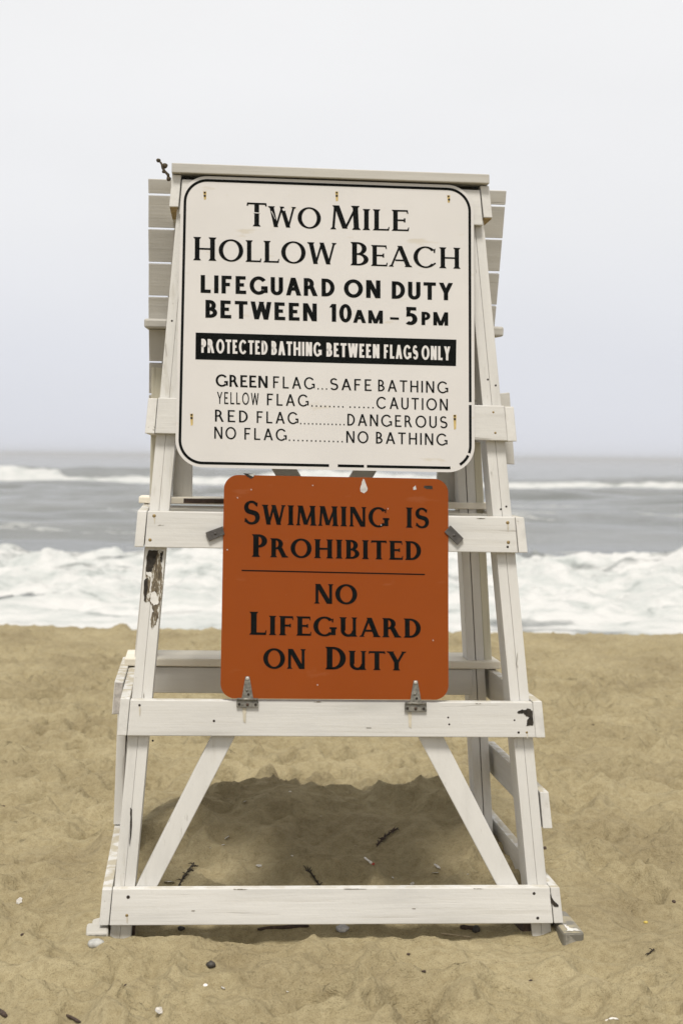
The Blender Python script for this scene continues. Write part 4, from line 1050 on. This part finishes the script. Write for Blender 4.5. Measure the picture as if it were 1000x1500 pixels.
lump('grey_stone', 141, 1383, (.034, .03, .018), M['stone_grey'], 'pale grey rounded stone under the front end of the left skid', 'stone', 5, .05, lift=.1)
flake('shell', 237, 1482, .050, .022, M['shell'], 'long pale ridged shell fragment at the bottom edge left of centre', seed=2, tilt=1.1)
lump('pebble', 301, 1444, (.009, .008, .006), M['shell'], 'round white pebble in the front sand, left of the curled shell bit', 'pebble', 6, .06)
flake('shell', 327, 1448, .018, .014, M['shell'], 'small curled white shell bit beside the round white pebble', seed=4)
flake('shell', 421, 1453, .010, .008, M['shell'], 'tiny white shell chip alone in the front sand below the middle of the bottom rail', seed=5)
rod('stick', [(99, 1489), (118, 1499)], .0065, M['drift'], 'thin dark stick poking into the bottom edge at left', 'stick', seed=1)
rod('stick', [(-6, 1482), (10, 1491)], .011, M['drift'], 'thick red brown stick end at the bottom left corner', 'stick', seed=2)
rod('shell', [(886, 1496), (896, 1493), (905, 1494)], .004, M['shell'], 'thin branching white shell bit at the bottom edge at right', 'shell', seed=3)
lump('crumpled_paper', 501, 1364, (.027, .02, .020), M['paper'], 'crumpled grey paper lying under the middle of the bottom rail', 'paper', 8, .16, sub=3)
rod('driftwood', [(378, 1363), (415, 1360), (452, 1358)], .009, M['drift'], 'long black driftwood stick under the bottom rail, left of the crumpled paper', 'driftwood', seed=4)
rod('driftwood', [(673, 1360), (690, 1361), (702, 1362)], .010, M['drift'], 'short red brown driftwood piece under the right half of the bottom rail', 'driftwood', seed=5)
lump('dark_stone', 697, 1364, (.017, .015, .019), M['stone_dark'], 'black round stone beside the red brown driftwood', 'stone', 10, .08)
rod('stick', [(645, 1368), (668, 1371), (692, 1374)], .0042, M['stick'], 'thin pale stick below the right half of the bottom rail', 'stick', seed=6)
lump('dark_stone', 266, 1361, (.016, .012, .010), M['stone_dark'], 'small dark stone under the left end of the bottom rail', 'stone', 11, .1)
block('wood_block', 774, 1369, (.040, .05, .060), 'dark rotten block of wood beside the right foot, under the bottom rail', 5)
block('wood_block', 184, 1371, (.026, .05, .055), 'dark rotten wood chunk beside the left foot, under the bottom rail', 6)
frond('seaweed', [(262, 1300), (268, 1288), (276, 1277), (284, 1266)], M['seaweed'], 'dark spiky dried seaweed strand beside the foot of the left brace', .035, 3, 20)
frond('seaweed', [(448, 1276), (456, 1281), (463, 1292), (470, 1302)], M['seaweed'], 'thin dark dried seaweed strand under the middle of the chair', .022, 4, 12)
frond('seaweed', [(553, 1240), (560, 1230), (570, 1222), (580, 1216)], M['drift'], 'brown dried seaweed clump on the mound under the chair', .022, 5, 46, .003)
o_ = rod('stick', [(534, 1257), (541, 1263), (545, 1266)], .0055, M['shell'], 'white stick with a red tip on the mound under the chair', 'stick', seed=7)
bm = bmesh.new(); add_ball(bm, hit(547, 1267) + Vector((0, 0, .004)), (.009, .007, .006), 2); rt = link('red_tip', bm_mesh('red_tip', bm, True), M['red'], o_)
flake('shell', 332, 1228, .030, .020, M['shell'], 'broad white shell fragment on the left slope of the mound', seed=11, tilt=1.0)
flake('shell', 327, 1238, .022, .012, M['shell'], 'thin white shell sliver just below the broad shell on the left slope', seed=12)
flake('shell', 380, 1269, .036, .018, M['shell'], 'pale shell lying between the left brace and the middle seaweed strand', seed=13)
flake('shell', 248, 1294, .055, .030, M['shell'], 'large curled pale shell at the foot of the left brace', seed=14)
flake('shell', 640, 1270, .036, .018, M['shell'], 'white shell right of the red tipped stick, upper of two', seed=15)
flake('shell', 637, 1280, .030, .020, M['shell'], 'white shell right of the red tipped stick, lower of two', seed=16)
flake('shell', 603, 1295, .034, .016, M['shell'], 'pale shell just above the right half of the bottom rail', seed=17)
flake('shell', 358, 1176, .016, .024, M['shell'], 'small white shell high on the left crest of the mound', seed=18, tilt=1.1)
flake('shell', 28, 1321, .030, .026, M['shell'], 'pale shell in the open sand left of the chair', seed=19, tilt=.9)
for k, (u, v) in enumerate(((425, 1160), (470, 1196), (428, 1254), (308, 1242), (506, 1282), (684, 1281), (520, 1240), (575, 1286))):
    flake('shell_chip', u, v, .012, .009, M['shell'], 'tiny pale shell chip scattered on the mound under the chair', 'shell', 70 + k, 'tiny shell chips on the mound')
lump('pebble', 797, 1243, (.012, .010, .008), M['drift'], 'red brown chip beside the right leg, below the short outer rail', 'pebble', 21, .1)
lump('pebble', 945, 1352, (.009, .008, .007), M['yellow'], 'yellow pebble in the sand right of the chair', 'pebble', 22, .06)
lump('pebble', 986, 1322, (.009, .009, .008), M['drift'], 'brown pebble near the right edge, above the yellow pebble', 'pebble', 23, .08)
frond('seaweed', [(948, 1400), (953, 1396), (957, 1392)], M['seaweed'], 'small black seaweed sprig in the sand right of the right skid', .02, 6, 5, .0025)
for k, (u, v) in enumerate(((6, 1181), (33, 1369), (184, 1444), (620, 1423), (776, 1437), (598, 1398), (868, 1062), (960, 1070))):
    lump('dark_chip', u, v, (.009, .006, .004), M['drift'], 'tiny dark chip of weed lying on the open sand', 'debris', 80 + k, .12, 'tiny dark chips on the sand', rz=k)

# ------------------------------------------------------------------ sea air
bm = bmesh.new()
bmesh.ops.create_cube(bm, size=1.0)
E_ = 7500.0
zb, zt = float(min(Z.min(), W.min())) - 1.0, 4.2
for v in bm.verts: v.co = Vector((v.co.x * 2 * E_, v.co.y * 2 * E_, zb if v.co.z < 0 else zt))
hm = bpy.data.materials.new('haze'); hm.use_nodes = True
hn, hl = hm.node_tree.nodes, hm.node_tree.links
hn.clear()
ho = hn.new('ShaderNodeOutputMaterial'); hv = hn.new('ShaderNodeVolumePrincipled')
hv.inputs['Color'].default_value = (.93, .94, .96, 1); hv.inputs['Density'].default_value = 0.0009; hv.inputs['Anisotropy'].default_value = .2
hl.new(hv.outputs[0], ho.inputs['Volume'])
haze = link('haze', bm_mesh('haze', bm), hm)
tag(haze, kind='stuff')
